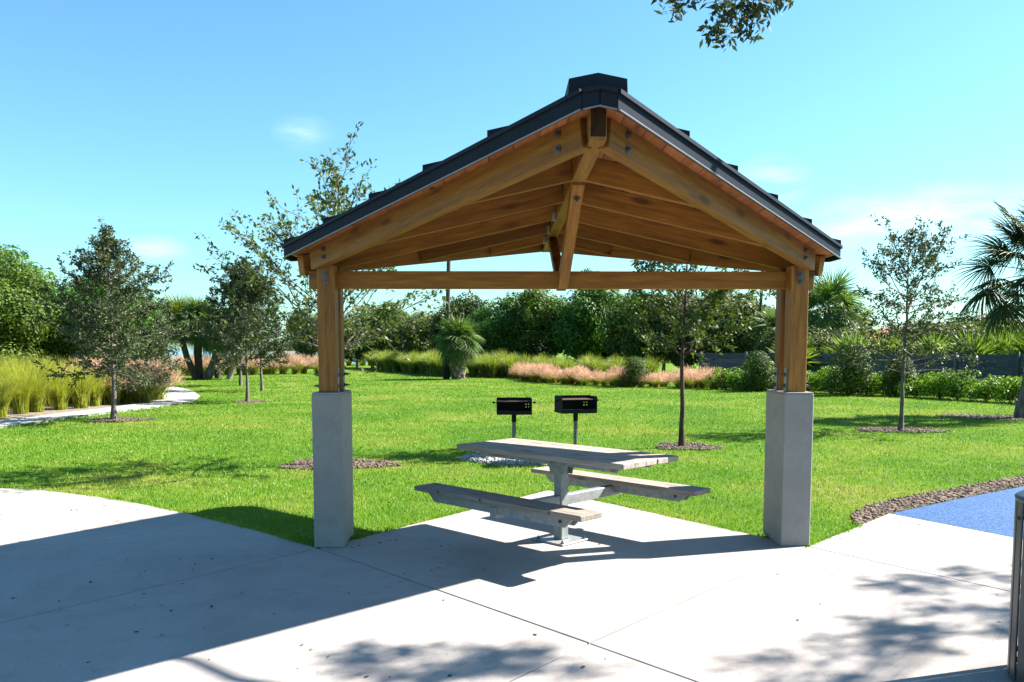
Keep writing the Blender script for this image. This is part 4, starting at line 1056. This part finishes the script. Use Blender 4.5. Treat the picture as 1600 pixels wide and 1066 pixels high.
for x, y in along([(-27, 77), (-22, 77), (-18, 78), (-13, 80)], 1.0, rr, .3):
    clump('muhly', x, y, rr.uniform(1.3, 1.9), cnt, 'faded pink grass clump along the shore in the water gap', 'pink grass along the shore'); cnt += 1
for off in (.5, 1.5, 2.6):
    for q_, (x, y) in enumerate(along([(-10.8, 64 + off), (-8, 57.5 + off), (-5.6, 52.6 + off), (-3.9, 48.2 + off), (-1.5, 47 + off), (.6, 45 + off)], 1.0, rr, .18)):
        clump('cord', x, y, rr.uniform(1.15, 1.5), cnt, 'arching green cordgrass clump in the front row, %s from its far left end' % ORD[q_] if off == .5 else 'arching green cordgrass clump behind the front row at the lawn end', 'cordgrass band behind the lawn'); cnt += 1
for off in (.4, 1.2, 2.0):
    for q_, (x, y) in enumerate(along([(0.2, 45 + off), (1.5, 39.2 + off), (3.4, 36.2 + off), (5.3, 34.8 + off), (7.8, 33.3 + off), (8.7, 33.0 + off)], .72, rr, .14)):
        clump('muhly', x, y, rr.uniform(.62, 1.15), cnt, 'pink muhly grass clump in the front row behind the lawn, %s from left' % ORD[q_] if off == .4 else 'pink muhly grass clump behind the front row of the band', 'pink grass band behind the lawn'); cnt += 1
for x, y in along([(.6, 48.5), (4.2, 40.2), (6.5, 38.0)], 1.0, rr, .2):
    clump('cord', x, y, rr.uniform(1.1, 1.3), cnt, 'green cordgrass clump behind the pink grass band', 'cordgrass behind the pink band'); cnt += 1

# ------------------------------------------------------------------ lawn blades
def lawn_blades(N, seed):
    rr = np.random.default_rng(seed)
    y0, y1 = 5.8, 62.0
    Y = y0 * (y1 / y0) ** rr.random(N); X = rr.uniform(-1, 1, N) * (.74 * Y + 1.2)
    keep = np.ones(N, bool)
    bed_in = inset(bed, .015)
    for poly in [bed_in, BLUE, MULCH, inset(GRAVEL, .05), PATH_N + PATH_F[::-1]]: keep &= ~inpoly(X, Y, poly)
    for poly in RINGS:
        ins = inpoly(X, Y, poly); keep &= ~(ins & (rr.random(N) < .80))
    keep &= ~inpoly(X, Y, BED)
    X, Y = X[keep], Y[keep]; n = len(X)
    w = np.maximum(.004, .0007 * Y) * rr.uniform(.7, 1.3, n); h = rr.uniform(.015, .042, n) * (1 + .004 * Y)
    az = rr.uniform(0, 2 * np.pi, n); la = rr.uniform(0, 2 * np.pi, n); ln = h * rr.uniform(.15, .9, n)
    b = np.stack([X, Y, np.full(n, -.026)], 1); s = np.stack([np.cos(az), np.sin(az), 0 * az], 1) * (w * .5)[:, None]
    mid = b + np.stack([np.cos(la) * ln * .3, np.sin(la) * ln * .3, h * .6], 1)
    tip = b + np.stack([np.cos(la) * ln, np.sin(la) * ln, h], 1)
    V = np.stack([b - s, b + s, mid + s * .8, tip, mid - s * .8], 1).reshape(-1, 3)
    i = np.arange(n)[:, None] * 5
    F = i + np.array([[0, 1, 2, 4]]); F2 = np.concatenate([i + 4, i + 2, i + 3], 1)
    me = bpy.data.meshes.new('grass')
    me.vertices.add(len(V)); me.vertices.foreach_set('co', V.astype(np.float32).ravel())
    lv = np.concatenate([F.ravel(), F2.ravel()]).astype(np.int32); me.loops.add(len(lv)); me.loops.foreach_set('vertex_index', lv)
    tot = np.concatenate([np.full(n, 4), np.full(n, 3)]).astype(np.int32); st = np.concatenate([[0], np.cumsum(tot)[:-1]]).astype(np.int32)
    me.polygons.add(2 * n); me.polygons.foreach_set('loop_start', st); me.polygons.foreach_set('loop_total', tot)
    me.update(calc_edges=True); me.materials.append(M['lawn_blade']); return me
def fringe(seed):
    rr = np.random.default_rng(seed)
    lines = [LEFT_EDGE[::-1] + [WL], [WL, NN], [NN, WR], [WR, (3.03, 7.33), (3.2, 7.5)], PATH_N[2:9]]
    P = []
    for ln in lines:
        a = np.array(ln); seg = np.linalg.norm(np.diff(a, axis=0), axis=1); c = np.concatenate([[0], np.cumsum(seg)]); n = int(c[-1] * 420)
        d = rr.uniform(0, c[-1], n); p = np.stack([np.interp(d, c, a[:, 0]), np.interp(d, c, a[:, 1])], 1)
        P.append(p + rr.normal(0, .02, (n, 2)) + np.array([0, 0]))
    P = np.concatenate(P); n = len(P)
    clump_n = np.sin(P[:, 0] * 9) + np.sin(P[:, 1] * 13 + 1) + rr.normal(0, .6, n); P = P[clump_n > -.5]; n = len(P)
    h = rr.uniform(.02, .06, n); az = rr.uniform(0, 2 * np.pi, n); la = rr.uniform(0, 2 * np.pi, n)
    b = np.stack([P[:, 0], P[:, 1], np.full(n, -.02)], 1); D = np.stack([np.cos(la) * .7, np.sin(la) * .7, np.ones(n)], 1)
    return mesh_np('edge_grass', *leaf_quads(b, unit(np.stack([np.cos(az), np.sin(az), .3 * np.ones(n)], 1)), unit(D), h * 1.3, rr.uniform(.004, .008, n)), 'lawn_blade')
tag(link('edge_grass', fringe(12)), 'ragged grass blades creeping over the paving and path edges', 'grass', kind='stuff')
tag(link('grass', lawn_blades(480000, 2)), 'bright green mown lawn grass around the shelter and paving', 'grass', kind='stuff')

rr = np.random.default_rng(91); n = 420
Yl = 8.5 * (2.6 ** rr.random(n)); Xl = rr.uniform(-.7, .7, n) * Yl
k_ = ~(inpoly(Xl, Yl, bed) | inpoly(Xl, Yl, BLUE) | inpoly(Xl, Yl, PATH_N + PATH_F[::-1])); Xl, Yl = Xl[k_], Yl[k_]; n = len(Xl); az = rr.uniform(0, 6.28, n)
V, F = leaf_quads(np.stack([Xl, Yl, rr.uniform(.004, .02, n)], 1), unit(np.stack([rr.normal(0, .4, n), rr.normal(0, .4, n), np.ones(n)], 1)), np.stack([np.cos(az), np.sin(az), rr.normal(0, .3, n)], 1), rr.uniform(.03, .07, n), rr.uniform(.015, .03, n))
tag(link('lawn_litter', mesh_np('lawn_litter', V, F, 'mulch_chip')), 'dry brown leaves fallen here and there on the lawn', 'leaf litter', kind='stuff')
# fallen leaves and grit on the paving
def litter(n, seed):
    rr = np.random.default_rng(seed)
    Y = rr.uniform(3.4, 8.6, n); X = rr.uniform(-5, 4.6, n)
    k = np.zeros(n, bool)
    for key in slabs: k |= inpoly(X, Y, inset(slabs[key], .04))
    k &= (rr.random(n) < np.where(X < -.3, .35 + .65 * (np.sin(X * 3.1) * np.sin(Y * 2.7 + 1) > 0), .16))
    X, Y = X[k], Y[k]; n = len(X)
    L = np.where(rr.random(n) < .22, rr.uniform(.018, .042, n), rr.uniform(.005, .013, n)); az = rr.uniform(0, 6.28, n)
    P = np.stack([X, Y, np.full(n, .003)], 1); D = np.stack([np.cos(az), np.sin(az), 0 * az], 1); N = unit(np.stack([rr.normal(0, .12, n), rr.normal(0, .12, n), np.ones(n)], 1))
    return mesh_np('leaf_litter', *leaf_quads(P, N, D, L, L * .5), 'dry_leaf')
tag(link('leaf_litter', litter(1900, 6)), 'scattered dark dry leaf bits lying on the concrete paving', 'leaf litter', kind='stuff')
